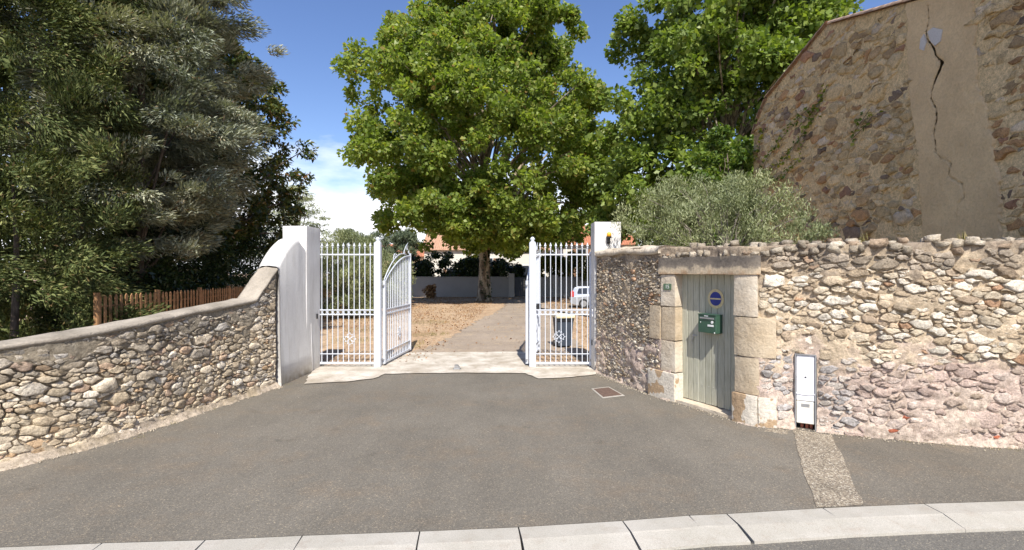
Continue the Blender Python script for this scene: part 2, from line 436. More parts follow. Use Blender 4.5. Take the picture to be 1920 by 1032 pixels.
def aggregate_mat():
    m, nt, b, _ = new_mat('exposed_aggregate_strip')
    vo = N(nt, 'ShaderNodeTexVoronoi'); vo.inputs['Scale'].default_value = 70; nt.links.new(pos(nt), vo.inputs['Vector'])
    sp = N(nt, 'ShaderNodeSeparateColor'); nt.links.new(vo.outputs['Color'], sp.inputs[0])
    c = ramp(nt, sp.outputs[1], [(0.0, (0.12, 0.10, 0.075)), (0.4, (0.25, 0.20, 0.145)), (0.8, (0.37, 0.31, 0.22)), (1.0, (0.62, 0.56, 0.45))])
    c = mix(nt, 1.0, c, ramp(nt, noise(nt, 2.0, 5, 0.6), [(0.3, 0.72), (0.7, 1.15)]), 'MULTIPLY')
    col_in(nt, b, c); b.inputs['Roughness'].default_value = 0.93
    bump(nt, b, vo.outputs['Distance'], 0.7, 0.008)
    return m
M_aggr = aggregate_mat()
def concrete_mat(name, c, dark, dirt=(0.30, 0.24, 0.17)):
    m, nt, b, _ = new_mat(name)
    cc = mix(nt, ramp(nt, noise(nt, 1.5, 6, 0.65), [(0.36, 0.0), (0.62, 1.0)]), c, dark)
    cc = mix(nt, ramp(nt, noise(nt, 4.5, 7, 0.75), [(0.52, 0.0), (0.70, 0.8)]), cc, dirt)
    cc = mix(nt, 1.0, cc, ramp(nt, noise(nt, 110, 3, 0.7), [(0.35, 0.78), (0.6, 1.08)]), 'MULTIPLY')
    col_in(nt, b, cc); b.inputs['Roughness'].default_value = 0.92
    bump(nt, b, noise(nt, 90, 4, 0.7), 0.4, 0.004)
    return m
M_threshold = concrete_mat('worn_white_concrete', (0.68, 0.62, 0.53), (0.42, 0.36, 0.28))
M_kerb = concrete_mat('granite_kerb', (0.47, 0.435, 0.375), (0.40, 0.37, 0.31), (0.36, 0.31, 0.25))

def soil_mat():
    m, nt, b, _ = new_mat('dry_soil_and_straw')
    n1 = noise(nt, 0.35, 5, 0.6); n2 = noise(nt, 5, 7, 0.75); n3 = noise(nt, 40, 3, 0.7)
    c = ramp(nt, n1, [(0.3, (0.36, 0.235, 0.145)), (0.55, (0.48, 0.35, 0.23)), (0.75, (0.42, 0.29, 0.18))])
    c = mix(nt, 1.0, c, ramp(nt, n2, [(0.35, (0.45, 0.38, 0.32)), (0.48, (0.95, 0.93, 0.9)), (0.65, (1.4, 1.35, 1.25))]), 'MULTIPLY')
    c = mix(nt, 1.0, c, ramp(nt, n3, [(0.35, 0.65), (0.6, 1.2)]), 'MULTIPLY')
    col_in(nt, b, c); b.inputs['Roughness'].default_value = 0.95
    bump(nt, b, n2, 0.8, 0.04)
    return m
M_soil = soil_mat()

def leaf_mat(name, cols, trans=0.35, rough=0.45, spec=0.35):
    m = bpy.data.materials.new(name); m.use_nodes = True
    nt = m.node_tree; nt.nodes.clear()
    out = nt.nodes.new('ShaderNodeOutputMaterial'); b = nt.nodes.new('ShaderNodeBsdfPrincipled')
    g = N(nt, 'ShaderNodeNewGeometry')
    c = ramp(nt, g.outputs['Random Per Island'], cols)
    big = ramp(nt, noise(nt, 0.55, 3, 0.6, g.outputs['Position']), [(0.35, (0.78, 0.82, 0.8)), (0.65, (1.2, 1.15, 1.05))])
    c = mix(nt, 1.0, c, big, 'MULTIPLY')
    nt.links.new(c, b.inputs['Base Color'])
    b.inputs['Roughness'].default_value = rough; b.inputs['Specular IOR Level'].default_value = spec
    t = N(nt, 'ShaderNodeBsdfTranslucent'); nt.links.new(mix(nt, 1.0, c, (1.5, 1.6, 0.6), 'MULTIPLY'), t.inputs['Color'])
    mx = N(nt, 'ShaderNodeMixShader'); mx.inputs[0].default_value = trans
    nt.links.new(b.outputs[0], mx.inputs[1]); nt.links.new(t.outputs[0], mx.inputs[2]); nt.links.new(mx.outputs[0], out.inputs[0])
    return m
L_plane = leaf_mat('plane_leaf', [(0.0, (0.115, 0.17, 0.036)), (0.45, (0.20, 0.265, 0.058)), (0.85, (0.30, 0.355, 0.095)), (0.97, (0.34, 0.33, 0.11)), (1.0, (0.28, 0.15, 0.06))], 0.45)
L_plane2 = leaf_mat('plane_leaf_darker', [(0.0, (0.09, 0.145, 0.03)), (0.5, (0.17, 0.235, 0.05)), (1.0, (0.27, 0.33, 0.085))])  # somewhat darker green leaf for the second plane tree
L_cyp = leaf_mat('cypress_green', [(0.0, (0.055, 0.078, 0.028)), (0.5, (0.115, 0.14, 0.05)), (0.9, (0.23, 0.25, 0.10)), (1.0, (0.17, 0.11, 0.055))], 0.12, 0.7, 0.15)
L_ariz = leaf_mat('blue_cypress', [(0.0, (0.15, 0.165, 0.125)), (0.5, (0.29, 0.305, 0.235)), (0.93, (0.44, 0.45, 0.35)), (1.0, (0.24, 0.14, 0.08))], 0.12, 0.7, 0.15)
L_magn = leaf_mat('magnolia_leaf', [(0.0, (0.03, 0.05, 0.012)), (0.6, (0.07, 0.095, 0.022)), (0.9, (0.16, 0.15, 0.035)), (1.0, (0.22, 0.11, 0.045))], 0.15, 0.3, 0.5)
L_laur = leaf_mat('laurel_leaf', [(0.0, (0.016, 0.03, 0.010)), (0.7, (0.036, 0.06, 0.018)), (1.0, (0.08, 0.11, 0.035))], 0.15, 0.35, 0.4)
L_olive = leaf_mat('olive_leaf', [(0.0, (0.13, 0.15, 0.065)), (0.5, (0.23, 0.26, 0.125)), (1.0, (0.38, 0.40, 0.24))], 0.15, 0.55, 0.3)
L_bush = leaf_mat('young_green_leaf', [(0.0, (0.05, 0.10, 0.016)), (0.6, (0.11, 0.17, 0.03)), (1.0, (0.22, 0.27, 0.06))], 0.35)
L_vine = leaf_mat('vine_leaf', [(0.0, (0.07, 0.12, 0.02)), (0.6, (0.20, 0.25, 0.04)), (1.0, (0.42, 0.40, 0.07))], 0.35)
L_pine = leaf_mat('pine_needle', [(0.0, (0.05, 0.075, 0.045)), (0.6, (0.10, 0.13, 0.08)), (1.0, (0.17, 0.20, 0.13))], 0.1, 0.7, 0.2)
L_yel = leaf_mat('yellow_green_leaf', [(0.0, (0.06, 0.08, 0.015)), (0.6, (0.14, 0.15, 0.025)), (0.93, (0.24, 0.22, 0.05)), (1.0, (0.45, 0.12, 0.04))], 0.3)
L_dry = leaf_mat('dry_leaf', [(0.0, (0.16, 0.08, 0.04)), (0.5, (0.30, 0.16, 0.08)), (1.0, (0.48, 0.32, 0.18))], 0.1, 0.8, 0.1)
L_grass = leaf_mat('dry_grass', [(0.0, (0.10, 0.12, 0.04)), (0.5, (0.28, 0.24, 0.11)), (1.0, (0.45, 0.37, 0.2))], 0.2, 0.8, 0.1)
def bark_mat(name, a, b_, c3, sc=5):
    m, nt, b, _ = new_mat(name)
    n = noise(nt, sc, 5, 0.55, vscale=(1, 1, 0.35))
    col_in(nt, b, ramp(nt, n, [(0.32, a), (0.48, b_), (0.62, c3)], 'CONSTANT' if sc < 5 else 'LINEAR'))
    b.inputs['Roughness'].default_value = 0.9
    bump(nt, b, noise(nt, sc * 4, 5, 0.7, vscale=(1, 1, 0.3)), 0.6, 0.02)
    return m
M_bark_plane = bark_mat('plane_bark', (0.14, 0.105, 0.07), (0.32, 0.26, 0.18), (0.50, 0.44, 0.34), 4)
M_bark = bark_mat('brown_bark', (0.07, 0.05, 0.035), (0.12, 0.09, 0.065), (0.17, 0.13, 0.10), 12)
M_bark_grey = bark_mat('grey_bark', (0.14, 0.12, 0.095), (0.22, 0.19, 0.15), (0.32, 0.28, 0.22), 12)

# ------------------------------------------------------------------ ground sheets
def sheet(name, poly, z, mat, label=None, jitter=0.0, kind='structure', seg=0.25, parent=None, thick=0.0, seed=1):
    """flat polygon sheet with ragged border"""
    rng = random.Random(seed)
    pts = []
    for k in range(len(poly)):
        a = Vector(poly[k]); b = Vector(poly[(k + 1) % len(poly)])
        n = max(1, int((b - a).length / seg)) if jitter else 1
        nn = Vector((-(b - a).y, (b - a).x)).normalized() if (b - a).length > 0 else Vector((0, 0))
        for i in range(n):
            p = a + (b - a) * (i / n)
            if jitter and i: p += nn * rng.uniform(-jitter, jitter)
            pts.append((p.x, p.y))
    import bmesh
    bm = bmesh.new()
    vs = [bm.verts.new((x, y, z)) for x, y in pts]
    es = [bm.edges.new((vs[i], vs[(i + 1) % len(vs)])) for i in range(len(vs))]
    bmesh.ops.triangle_fill(bm, use_beauty=True, use_dissolve=False, edges=es)
    for f in bm.faces:
        if f.normal.z < 0: f.normal_flip()
    if thick:
        r = bmesh.ops.extrude_face_region(bm, geom=list(bm.faces))
        bmesh.ops.translate(bm, verts=[g for g in r['geom'] if isinstance(g, bmesh.types.BMVert)], vec=(0, 0, -thick))
    me = bpy.data.meshes.new(name); bm.to_mesh(me); bm.free()
    o = link_mesh(name, me, mat, parent)
    if kind: o['kind'] = kind
    if label: o['label'] = label
    return o

kerb_back = [(-20, 3.6), (-9.5, 4.25), (-6.6, 4.48), (-5.55, 4.57), (-4.633, 4.633), (-3.765, 4.706), (-2.85, 4.76), (-1.98, 4.84), (-0.886, 4.918), (0.0625, 5.0),
             (1.106, 5.128), (1.81, 5.24), (2.21, 5.275), (3.277, 5.405), (4.427, 5.505), (5.58, 5.58), (6.6, 5.63), (7.65, 5.67), (12, 5.8), (20, 5.9)]
def sheet_grid(name, x0, x1, y0, y1, nx, ny, z, mat, amp=0.0, sc=0.3):
    xs = np.linspace(x0, x1, nx + 1); ys = np.linspace(y0, y1, ny + 1)
    X, Y = np.meshgrid(xs, ys); Z = z + amp * fbm(X * sc, Y * sc, 0, 3, 3)
    V = np.stack([X, Y, Z], -1).reshape(-1, 3)
    i = np.arange(ny)[:, None] * (nx + 1) + np.arange(nx)[None]
    Fq = np.stack([i, i + 1, i + nx + 2, i + nx + 1], -1).reshape(-1, 4)
    o = link_mesh(name, np_mesh(name, V, Fq), mat); o['kind'] = 'structure'; return o
sheet_grid('ground', -900, 900, -900, 900, 4, 4, -0.30, M_soil)
sheet_grid('garden_ground', -60, 60, 12.2, 140, 60, 64, 0.0, M_soil, 0.012, 0.3)
sheet_grid('side_ground', -60, -5.6, 4.2, 12.19, 40, 8, 0.0, M_soil, 0.0)
sheet('road', [(-60, -12), (60, -12), (60, 6.2)] + [(20, 5.5), (12, 5.35), (7.65, 5.2), (5.58, 5.1), (3.3, 4.95), (0, 4.6), (-4.6, 4.2), (-9.5, 3.9), (-60, 0)], -0.06, M_road)
fc = [(x, y) for x, y in kerb_back] + [(20, 14), (3, 14), (2.6, 12.9), (2.2, 13.4), (-5.2, 13.4), (-5.2, 12.2), (-20, 11)]
sheet('pavement', fc, 0.008, M_asphalt)
# driveway and threshold concrete
drive = [gp(745, 668), gp(800, 655), gp(836, 638), gp(884, 609), gp(925, 588), gp(945, 577), gp(950, 566), (0.2, 50.5), (2.2, 50.5), (2.6, 42), (3.2, 34), (2.9, 26), (2.4, 20), (2.2, 15.0)]
sheet('driveway', drive, 0.020, M_drive, None, 0.16, seg=0.3, seed=5)
# driveway spur leading to the parked car
sheet('parking_track', [(3.0, 30), (12, 31), (16, 37), (3.05, 40)], 0.016, M_drive, None, 0.12, seg=0.5, seed=8)
th = [gp(757, 663), gp(985, 661), gp(986, 681), gp(1112, 684), gp(1117, 704), gp(1075, 709), gp(1010, 712), gp(985, 702), gp(860, 701), gp(722, 703), gp(700, 712), gp(650, 718), gp(570, 722), gp(592, 688), gp(715, 685)]
sheet('concrete_threshold', th, 0.028, M_threshold, None, 0.03, seg=0.15, seed=3)
strip = [gp(1487, 806), gp(1560, 818), gp(1585, 870), gp(1619, 949), gp(1532, 954), gp(1505, 880), gp(1493, 835)]
sheet('aggregate_strip', strip, 0.014, M_aggr, None, 0.015, seg=0.15, seed=4)
# pale mortar fringe along the foot of the left wall and dust at the right
sheet('dust_patch', [gp(1440, 806), gp(1480, 808), gp(1478, 816), gp(1432, 811)], 0.012, M_aggr, None, 0.03, seg=0.1, seed=9)

# kerb: every stone a part
kerb = bpy.data.objects.new('kerb', None); C.objects.link(kerb); kerb['kind'] = 'structure'
kj = [(-11.5, 4.12), (-10.5, 4.2), (-9.5, 4.27), (-8.5, 4.34), (-7.5, 4.42)] + [(-6.5, 4.49), (-5.55, 4.57)] + kerb_back[4:18] + [(8.7, 5.70), (9.75, 5.73)]
for k in range(len(kj) - 1):
    a = Vector((*kj[k], 0)); b = Vector((*kj[k + 1], 0))
    t = (b - a).normalized(); n = Vector((t.y, -t.x, 0)); g = 0.006
    prof = [(0.0, 0.0), (0.006, 0.012), (0.225, 0.012), (0.25, 0.007), (0.47, -0.03), (0.475, -0.16), (0.0, -0.16)]
    rng = random.Random(k); vs = []; fs = []
    skew = rng.uniform(-0.012, 0.012)
    for i, p in enumerate((a + t * g, a * 0.67 + b * 0.33, a * 0.33 + b * 0.67, b - t * g)):
        for j, (d, z) in enumerate(prof):
            q = p + n * d + t * skew * d; vs.append((q.x, q.y, z - 0.004 + (rng.uniform(-0.002, 0.002) if j in (2, 3) else 0)))
    m = len(prof)
    for i in range(3):
        for j in range(m): fs.append((i * m + j, (i + 1) * m + j, (i + 1) * m + (j + 1) % m, i * m + (j + 1) % m))
    fs.append(tuple(range(m))[::-1]); fs.append(tuple(3 * m + j for j in range(m)))
    MB().add(vs, fs).build('kerb_stone', M_kerb, kerb)

# ------------------------------------------------------------------ wall faces
class Face:
    def __init__(s, pts, smooth=True):
        P = [Vector((x, y)) for x, y in pts]
        out = []
        if smooth:
            for k in range(len(P) - 1):
                p0 = P[max(k - 1, 0)]; p1 = P[k]; p2 = P[k + 1]; p3 = P[min(k + 2, len(P) - 1)]
                for i in range(8):
                    t = i / 8
                    out.append(0.5 * ((2 * p1) + (p2 - p0) * t + (2 * p0 - 5 * p1 + 4 * p2 - p3) * t * t + (3 * p1 - p0 - 3 * p2 + p3) * t ** 3))
            out.append(P[-1])
        else: out = P
        A = np.array([(p.x, p.y) for p in out])
        d = np.linalg.norm(np.diff(A, axis=0), axis=1)
        s.A = A; s.S = np.concatenate([[0], np.cumsum(d)]); s.L = s.S[-1]
        T = np.gradient(A, s.S, axis=0); T /= np.linalg.norm(T, axis=1)[:, None]; s.T = T
    def world(s, u, z, d=0.0):
        u = np.asarray(u, float); z = np.asarray(z, float) + 0 * u; d = np.asarray(d, float) + 0 * u
        x = np.interp(u, s.S, s.A[:, 0]); y = np.interp(u, s.S, s.A[:, 1])
        tx = np.interp(u, s.S, s.T[:, 0]); ty = np.interp(u, s.S, s.T[:, 1]); l = np.hypot(tx, ty)
        return np.stack([x + ty / l * d, y - tx / l * d, z], -1)
    def s_px(s, px):
        u = np.linspace(0, s.L, 4000); w = s.world(u, 0)
        ok = w[:, 1] > 0.5
        e = np.where(ok, np.abs(F + F * w[:, 0] / w[:, 1] - px), 1e9)
        return float(u[np.argmin(e)])
    def at(s, px, py):
        u = s.s_px(px); Y = s.world(u, 0)[1]; return u, zp(py, Y)

def clip_half(poly, nx, ny, c):
    """keep nx*x+ny*y <= c"""
    out = []; n = len(poly)
    if n == 0: return out
    for i in range(n):
        a = poly[i]; b = poly[(i + 1) % n]
        da = nx * a[0] + ny * a[1] - c; db = nx * b[0] + ny * b[1] - c
        if da <= 0: out.append(a)
        if (da < 0 < db) or (db < 0 < da):
            t = da / (da - db); out.append((a[0] + (b[0] - a[0]) * t, a[1] + (b[1] - a[1]) * t))
    return out
def area(p):
    return 0.5 * abs(sum(p[i][0] * p[(i + 1) % len(p)][1] - p[(i + 1) % len(p)][0] * p[i][1] for i in range(len(p)))) if len(p) > 2 else 0
def power_cells(s0, s1, z0, z1, sizes, asp, seed, scale=None, warp=0.10, pack=0.78):
    """irregular rubble packing: discs of decreasing size, then their power diagram (stones are asp times wider than high)"""
    rng = np.random.default_rng(seed)
    P = np.zeros((0, 2)); R = np.zeros(0)
    for r, tries in sizes:
        cand = np.stack([rng.uniform(s0 / asp, s1 / asp, tries), rng.uniform(z0, z1, tries)], 1)
        rr = r * rng.uniform(0.82, 1.2, tries)
        if scale is not None: rr = rr * scale(cand[:, 0] * asp, cand[:, 1])
        PL = list(map(tuple, P)); cell = {}
        g = 0.25
        allp = [tuple(p) for p in P]; allr = list(R)
        for i, p in enumerate(allp): cell.setdefault((int(p[0] // g), int(p[1] // g)), []).append(i)
        for (x, y), q in zip(cand, rr):
            gx, gy = int(x // g), int(y // g); ok = True
            for ax in (-1, 0, 1):
                for ay in (-1, 0, 1):
                    for i in cell.get((gx + ax, gy + ay), ()):
                        dx = allp[i][0] - x; dy = allp[i][1] - y; m = (allr[i] + q) * pack * 0.92
                        if dx * dx + dy * dy < m * m: ok = False; break
                    if not ok: break
                if not ok: break
            if ok:
                cell.setdefault((gx, gy), []).append(len(allp)); allp.append((x, y)); allr.append(q)
        P = np.array(allp); R = np.array(allr)
    cells = []
    for i in range(len(P)):
        d = np.hypot(P[:, 0] - P[i, 0], P[:, 1] - P[i, 1])
        nb = np.where((d < 2.6 * (R[i] + R) + 0.05) & (d > 1e-9))[0]
        nb = nb[np.argsort(d[nb] - R[nb])][:22]
        q = R[i] * 2.2
        x, y = P[i]
        poly = [(x + q * math.cos(a), y + q * math.sin(a)) for a in np.linspace(0, 2 * math.pi, 9)[:-1] + 0.3]
        for j in nb:
            nx, ny = P[j] - P[i]; c = (nx * x + ny * y) + 0.5 * (d[j] ** 2 + 0.8 * (R[i] ** 2 - R[j] ** 2))
            poly = clip_half(poly, nx, ny, c)
            if len(poly) < 3: break
        for hp in ((-1, 0, -s0 / asp), (1, 0, s1 / asp), (0, -1, -z0), (0, 1, z1)): poly = clip_half(poly, *hp)
        if len(poly) >= 3: cells.append([(a * asp, b) for a, b in poly])
    # warp the bond so that beds wander and stones lean
    out = []
    for c in cells:
        a = np.array(c); z_ = a[:, 1] + warp * fbm(a[:, 0] * 0.9, a[:, 1] * 1.1, 0, seed + 50, 2) + warp * 0.35 * fbm(a[:, 0] * 4, a[:, 1] * 4, 0, seed + 52, 2)
        s_ = a[:, 0] + warp * 0.6 * fbm(a[:, 0] * 2.5, a[:, 1] * 3.0, 3.3, seed + 51, 2)
        out.append(list(zip(s_, z_)))
    return out
def cut_rects(cells, rects):
    out = []
    for p in cells:
        c = p
        for (a0, a1, b0, b1) in rects:
            if len(c) < 3: break
            xs = [v[0] for v in c]; ys = [v[1] for v in c]
            if max(xs) <= a0 or min(xs) >= a1 or max(ys) <= b0 or min(ys) >= b1: continue
            opts = [clip_half(c, 1, 0, a0), clip_half(c, -1, 0, -a1), clip_half(c, 0, 1, b0), clip_half(c, 0, -1, -b1)]
            c = max(opts, key=area)
        if len(c) >= 3 and area(c) > 0.0006 and area(c) > 0.35 * area(p): out.append(c)
    return out
def stone_geo(face, poly, rng, gap, relief, tilt=0.35, off=0.0, nv=9):
    p = np.array(poly); c = p.mean(0); r = math.sqrt(area(poly) / math.pi)
    q = list(p)
    while len(q) > 4:                              # few real corners: merge the shortest edges
        el = [np.linalg.norm(q[(i + 1) % len(q)] - q[i]) for i in range(len(q))]; m_ = int(np.argmin(el))
        if len(q) <= 6 and el[m_] > 0.45 * r: break
        a = q[m_]; b = q[(m_ + 1) % len(q)]; mid = a + (b - a) * rng.uniform(0, 1)
        q[m_] = mid; del q[(m_ + 1) % len(q)]
    while len(q) < nv:                             # then break the longest edges, off line
        el = [np.linalg.norm(q[(i + 1) % len(q)] - q[i]) for i in range(len(q))]; m_ = int(np.argmax(el))
        a = q[m_]; b = q[(m_ + 1) % len(q)]; e_ = b - a
        q.insert(m_ + 1, a + e_ * rng.uniform(0.3, 0.7) + np.array([-e_[1], e_[0]]) * rng.uniform(-0.2, 0.2))
    ring = np.array(q)
    k = max(0.35, 1 - gap / max(r, 0.01))
    ring = c + (ring - c) * k * rng.uniform(0.96, 1.03, (nv, 1))
    hgt = relief * rng.uniform(0.3, 1.25)
    g = rng.normal(0, tilt * hgt / max(r, 0.02), 2) * 0.8
    def ht(pts, base): return base + (pts - c) @ g
    r1 = c + (ring - c) * rng.uniform(0.90, 1.0, (nv, 1)); r2 = c + (ring - c) * rng.uniform(0.5, 0.9, (nv, 1))
    d0 = np.full(nv, -0.05); d1 = ht(r1, hgt * 0.86) * rng.uniform(0.62, 1.12, nv); d2 = ht(r2, hgt) + rng.normal(0, hgt * 0.38, nv)
    S = np.concatenate([ring, r1, r2, [c]]); D = np.concatenate([d0, d1 + off, d2 + off, [hgt * rng.uniform(0.7, 1.15) + off]])
    D[nv:] = np.maximum(D[nv:], -0.02)
    V = face.world(S[:, 0], S[:, 1], D)
    i = np.arange(nv); j = (i + 1) % nv
    quads = np.concatenate([np.stack([i, j, j + nv, i + nv], 1), np.stack([i + nv, j + nv, j + 2 * nv, i + 2 * nv], 1)])
    tris = np.stack([i + 2 * nv, j + 2 * nv, np.full(nv, 3 * nv)], 1)
    # face orientation: ring may run clockwise
    a2 = np.sum(ring[:, 0] * np.roll(ring[:, 1], -1) - np.roll(ring[:, 0], -1) * ring[:, 1])
    if a2 < 0: quads = quads[:, ::-1]; tris = tris[:, ::-1]
    return V, quads, tris
def lay_stones(face, cells, parent, mat, gapf, relf, colf, seed, name='stone', limit=300, offf=None):
    rng = np.random.default_rng(seed); geo = []
    for p in cells:
        c = np.mean(p, 0); w = face.world(c[0], c[1])
        A = area(p); size = math.sqrt(A) / max(np.linalg.norm(w - np.array([0, 0, 2.5])), 1)
        t = face.world(c[0] + 0.01, c[1]) - face.world(c[0] - 0.01, c[1]); n = np.array([t[1], -t[0], 0]); n /= np.linalg.norm(n)
        v = np.array([0, 0, 2.5]) - w; cosv = max(0.0, float(n @ v) / np.linalg.norm(v))
        px = F + F * w[0] / w[1] if w[1] > 1 else -9999
        vis = -60 < px < 1980 and w[1] > 1
        V, q, t3 = stone_geo(face, p, rng, gapf(*c, rng), relf(*c, rng, A), off=offf(*c, rng) if offf else 0.0)
        col = np.array(colf(c[0], c[1], rng, A)) * rng.uniform(0.78, 1.2)
        geo.append((A * cosv / max(1, w[1]) ** 2 if vis else 0, V, q, t3, col))
    geo.sort(key=lambda g: -g[0])
    for g in geo[:limit]:
        _, V, q, t3, col = g
        link_mesh(name, np_mesh(name, V, [q, t3], col), mat, parent)
    rest = geo[limit:]
    if rest:
        Vs, Q, T, Cc, b = [], [], [], [], 0
        for _, V, q, t3, col in rest:
            Vs.append(V); Q.append(q + b); T.append(t3 + b); Cc.append(np.tile(col, (len(V), 1))); b += len(V)
        o = link_mesh('small_stones', np_mesh('small_stones', np.concatenate(Vs), [np.concatenate(Q), np.concatenate(T)], np.concatenate(Cc)), mat, parent)
        o['kind'] = 'stuff'
    return len(geo)
def wall_core(name, face, s0, s1, ztop, thick, mat, parent, amp=0.014, ds=0.03, holes=(), zb=-0.05, seed=0, top_amp=0.02, base_bulge=0.0, dfun=None):
    """mortar body: rough front grid, ragged top, plain back"""
    ns = int((s1 - s0) / ds) + 1; nz = 90
    S = np.linspace(s0, s1, ns); zt = ztop(S) + top_amp * fbm(S * 3, S * 0, 0, seed + 5)
    t = np.linspace(0, 1, nz)
    Z = zb + (zt[:, None] - zb) * t[None]; SS = np.repeat(S[:, None], nz, 1)
    D = amp * (fbm(SS * 7, Z * 9, 0, seed, 5, 0.6) * 1.5) + amp * 1.2 * fbm(SS * 1.5, Z * 1.5, 0, seed + 3, 2)
    D = D + base_bulge * np.exp(-np.maximum(Z, 0) / 0.09) * (0.6 + 0.8 * (fbm(SS * 4, Z * 3, 0, seed + 9) + 0.5))
    if dfun is not None: D = D + dfun(SS, Z)
    V = face.world(SS.ravel(), Z.ravel(), D.ravel())
    top2 = face.world(S, zt + 0.015, np.full(ns, -thick * 0.5)); top3 = face.world(S, zt - 0.01, np.full(ns, -thick)); bot = face.world(S, np.full(ns, zb), np.full(ns, -thick))
    n0 = len(V); V = np.concatenate([V, top2, top3, bot])
    i = np.arange(ns - 1)[:, None] * nz + np.arange(nz - 1)[None]
    Q = np.stack([i, i + nz, i + nz + 1, i + 1], -1)
    cs = (SS[:-1, :-1] + SS[1:, 1:]) / 2; cz = (Z[:-1, :-1] + Z[1:, 1:]) / 2
    keep = np.ones(cs.shape, bool)
    for (a0, a1, b0, b1) in holes: keep &= ~((cs > a0) & (cs < a1) & (cz > b0) & (cz < b1))
    Q = Q[keep]
    k = np.arange(ns - 1); tf = k * nz + nz - 1
    Q2 = np.concatenate([np.stack([tf, tf + nz, n0 + k + 1, n0 + k], 1), np.stack([n0 + k, n0 + k + 1, n0 + ns + k + 1, n0 + ns + k], 1)])
    kk = k
    for (a0, a1, b0, b1) in holes: kk = kk[~((S[kk] > a0) & (S[kk] < a1) & (b0 < 0.2))]
    Q3 = np.stack([n0 + ns + kk, n0 + ns + kk + 1, n0 + 2 * ns + kk + 1, n0 + 2 * ns + kk], 1)
    ends = []
    o = link_mesh(name, np_mesh(name, V, np.concatenate([Q.reshape(-1, 4), Q2, Q3])), mat, parent, smooth=False)
    # end caps
    mb = MB()
    for s in (s0, s1):
        z = float(ztop(np.array([s]))[0]); a = face.world(np.array([s] * 4), np.array([zb, z, z, zb]), np.array([0, 0, -thick, -thick]))
        mb.add([tuple(x) for x in a], [(0, 1, 2, 3)])
    mb.build('wall_end', mat, parent)
    return o

def pick(rng, cols, w):
    w = np.array(w, float); w /= w.sum(); return cols[rng.choice(len(cols), p=w)]

# ---- left stone wall
LF = Face([(-10.2, 2.6), (-8.3, 4.45), (-6.49, 6.49), (-5.88, 7.62), (-5.58, 9.0), (-5.28, 10.3), (-5.08, 11.17), (-5.05, 11.4)])
sL1 = LF.s_px(518) - 0.01
s_r0 = LF.s_px(478)          # foot of the ramp
def ltop(s):
    s = np.asarray(s, float)
    k = [0, LF.s_px(0), LF.s_px(230), s_r0, sL1]
    return np.interp(s, k, [1.42, 1.55, 1.68, 1.93, 2.56])
lw = thing('rubble_wall', 'low tan rubble stone wall with a cement coping, sloping up on the left towards the white pillar', 'wall', (-5.6, 9, 0))
def fix(o, parent):      # world-space geometry under an Empty that stands elsewhere
    o.matrix_parent_inverse = Matrix.Translation(-Vector(parent.location)); return o
EMPTY_FIX = []
wall_core('mortar', LF, 0.0, sL1, ltop, 0.42, M_mort_l, lw, amp=0.014, seed=11, base_bulge=0.12, dfun=lambda S, Z: np.where(Z > ltop(S) - 0.30 + 0.15 * fbm(S * 2, Z * 2, 0, 88, 2), 0.012, -0.022 + 0.035 * np.clip(fbm(S * 1.8, Z * 2.2, 0, 89, 3) * 2, -1, 1)) * (Z > 0.1))
cellsL = power_cells(0.0, sL1 - 0.01, 0.02, 2.6, [(0.125, 16), (0.092, 90), (0.066, 500), (0.048, 2400), (0.036, 8000), (0.025, 14000)], 2.25, 5)
cellsL = [c for c in cellsL if max(v[1] for v in c) < float(ltop(np.mean([v[0] for v in c]))) - 0.02 and min(v[1] for v in c) > 0.0]
TAN = [(0.62, 0.52, 0.38), (0.70, 0.60, 0.46), (0.55, 0.45, 0.32), (0.78, 0.70, 0.58), (0.53, 0.38, 0.24), (0.42, 0.37, 0.30), (0.57, 0.42, 0.30)]
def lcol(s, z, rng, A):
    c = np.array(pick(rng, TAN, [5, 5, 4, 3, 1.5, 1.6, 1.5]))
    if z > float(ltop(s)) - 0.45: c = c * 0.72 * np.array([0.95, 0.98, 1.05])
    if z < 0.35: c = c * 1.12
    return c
def Lrel(s, z, rng, A): return min(0.045, 0.014 + 0.10 * math.sqrt(A) * rng.uniform(0.4, 1.2))
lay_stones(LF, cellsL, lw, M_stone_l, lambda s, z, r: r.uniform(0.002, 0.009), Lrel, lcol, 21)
# coping: rounded cement cap
def loft(name, face, S, prof_fn, mat, parent, smooth=True, amp=0.006, seed=0):
    rows = [np.array(prof_fn(float(s))) for s in S]
    m = len(rows[0]); V = []
    for k, (s, r) in enumerate(zip(S, rows)):
        d = r[:, 0] + amp * fbm(np.full(m, s * 5), r[:, 0] * 8, r[:, 1] * 8, seed); z = r[:, 1] + amp * fbm(np.full(m, s * 5), r[:, 0] * 8, r[:, 1] * 8, seed + 7)
        V.append(face.world(np.full(m, s), z, d))
    V = np.concatenate(V); n = len(S)
    i = np.arange(n - 1)[:, None] * m; j = np.arange(m)[None]; j2 = (j + 1) % m
    Q = np.stack([i + j, i + m + j, i + m + j2, i + j2], -1).reshape(-1, 4)
    caps = [np.arange(m)[None, ::-1], ((n - 1) * m + np.arange(m))[None]]
    return link_mesh(name, np_mesh(name, V, [Q] + caps), mat, parent, smooth)
def cop(s):
    z = float(ltop(s)); return [(0.035, z - 0.05), (0.045, z), (0.02, z + 0.02), (-0.1, z + 0.038), (-0.25, z + 0.045), (-0.40, z + 0.03), (-0.46, z), (-0.45, z - 0.05)]
loft('coping', LF, np.concatenate([np.linspace(0, s_r0, 60), np.linspace(s_r0 + 0.02, sL1, 14)]), cop, M_coping, lw, amp=0.022)

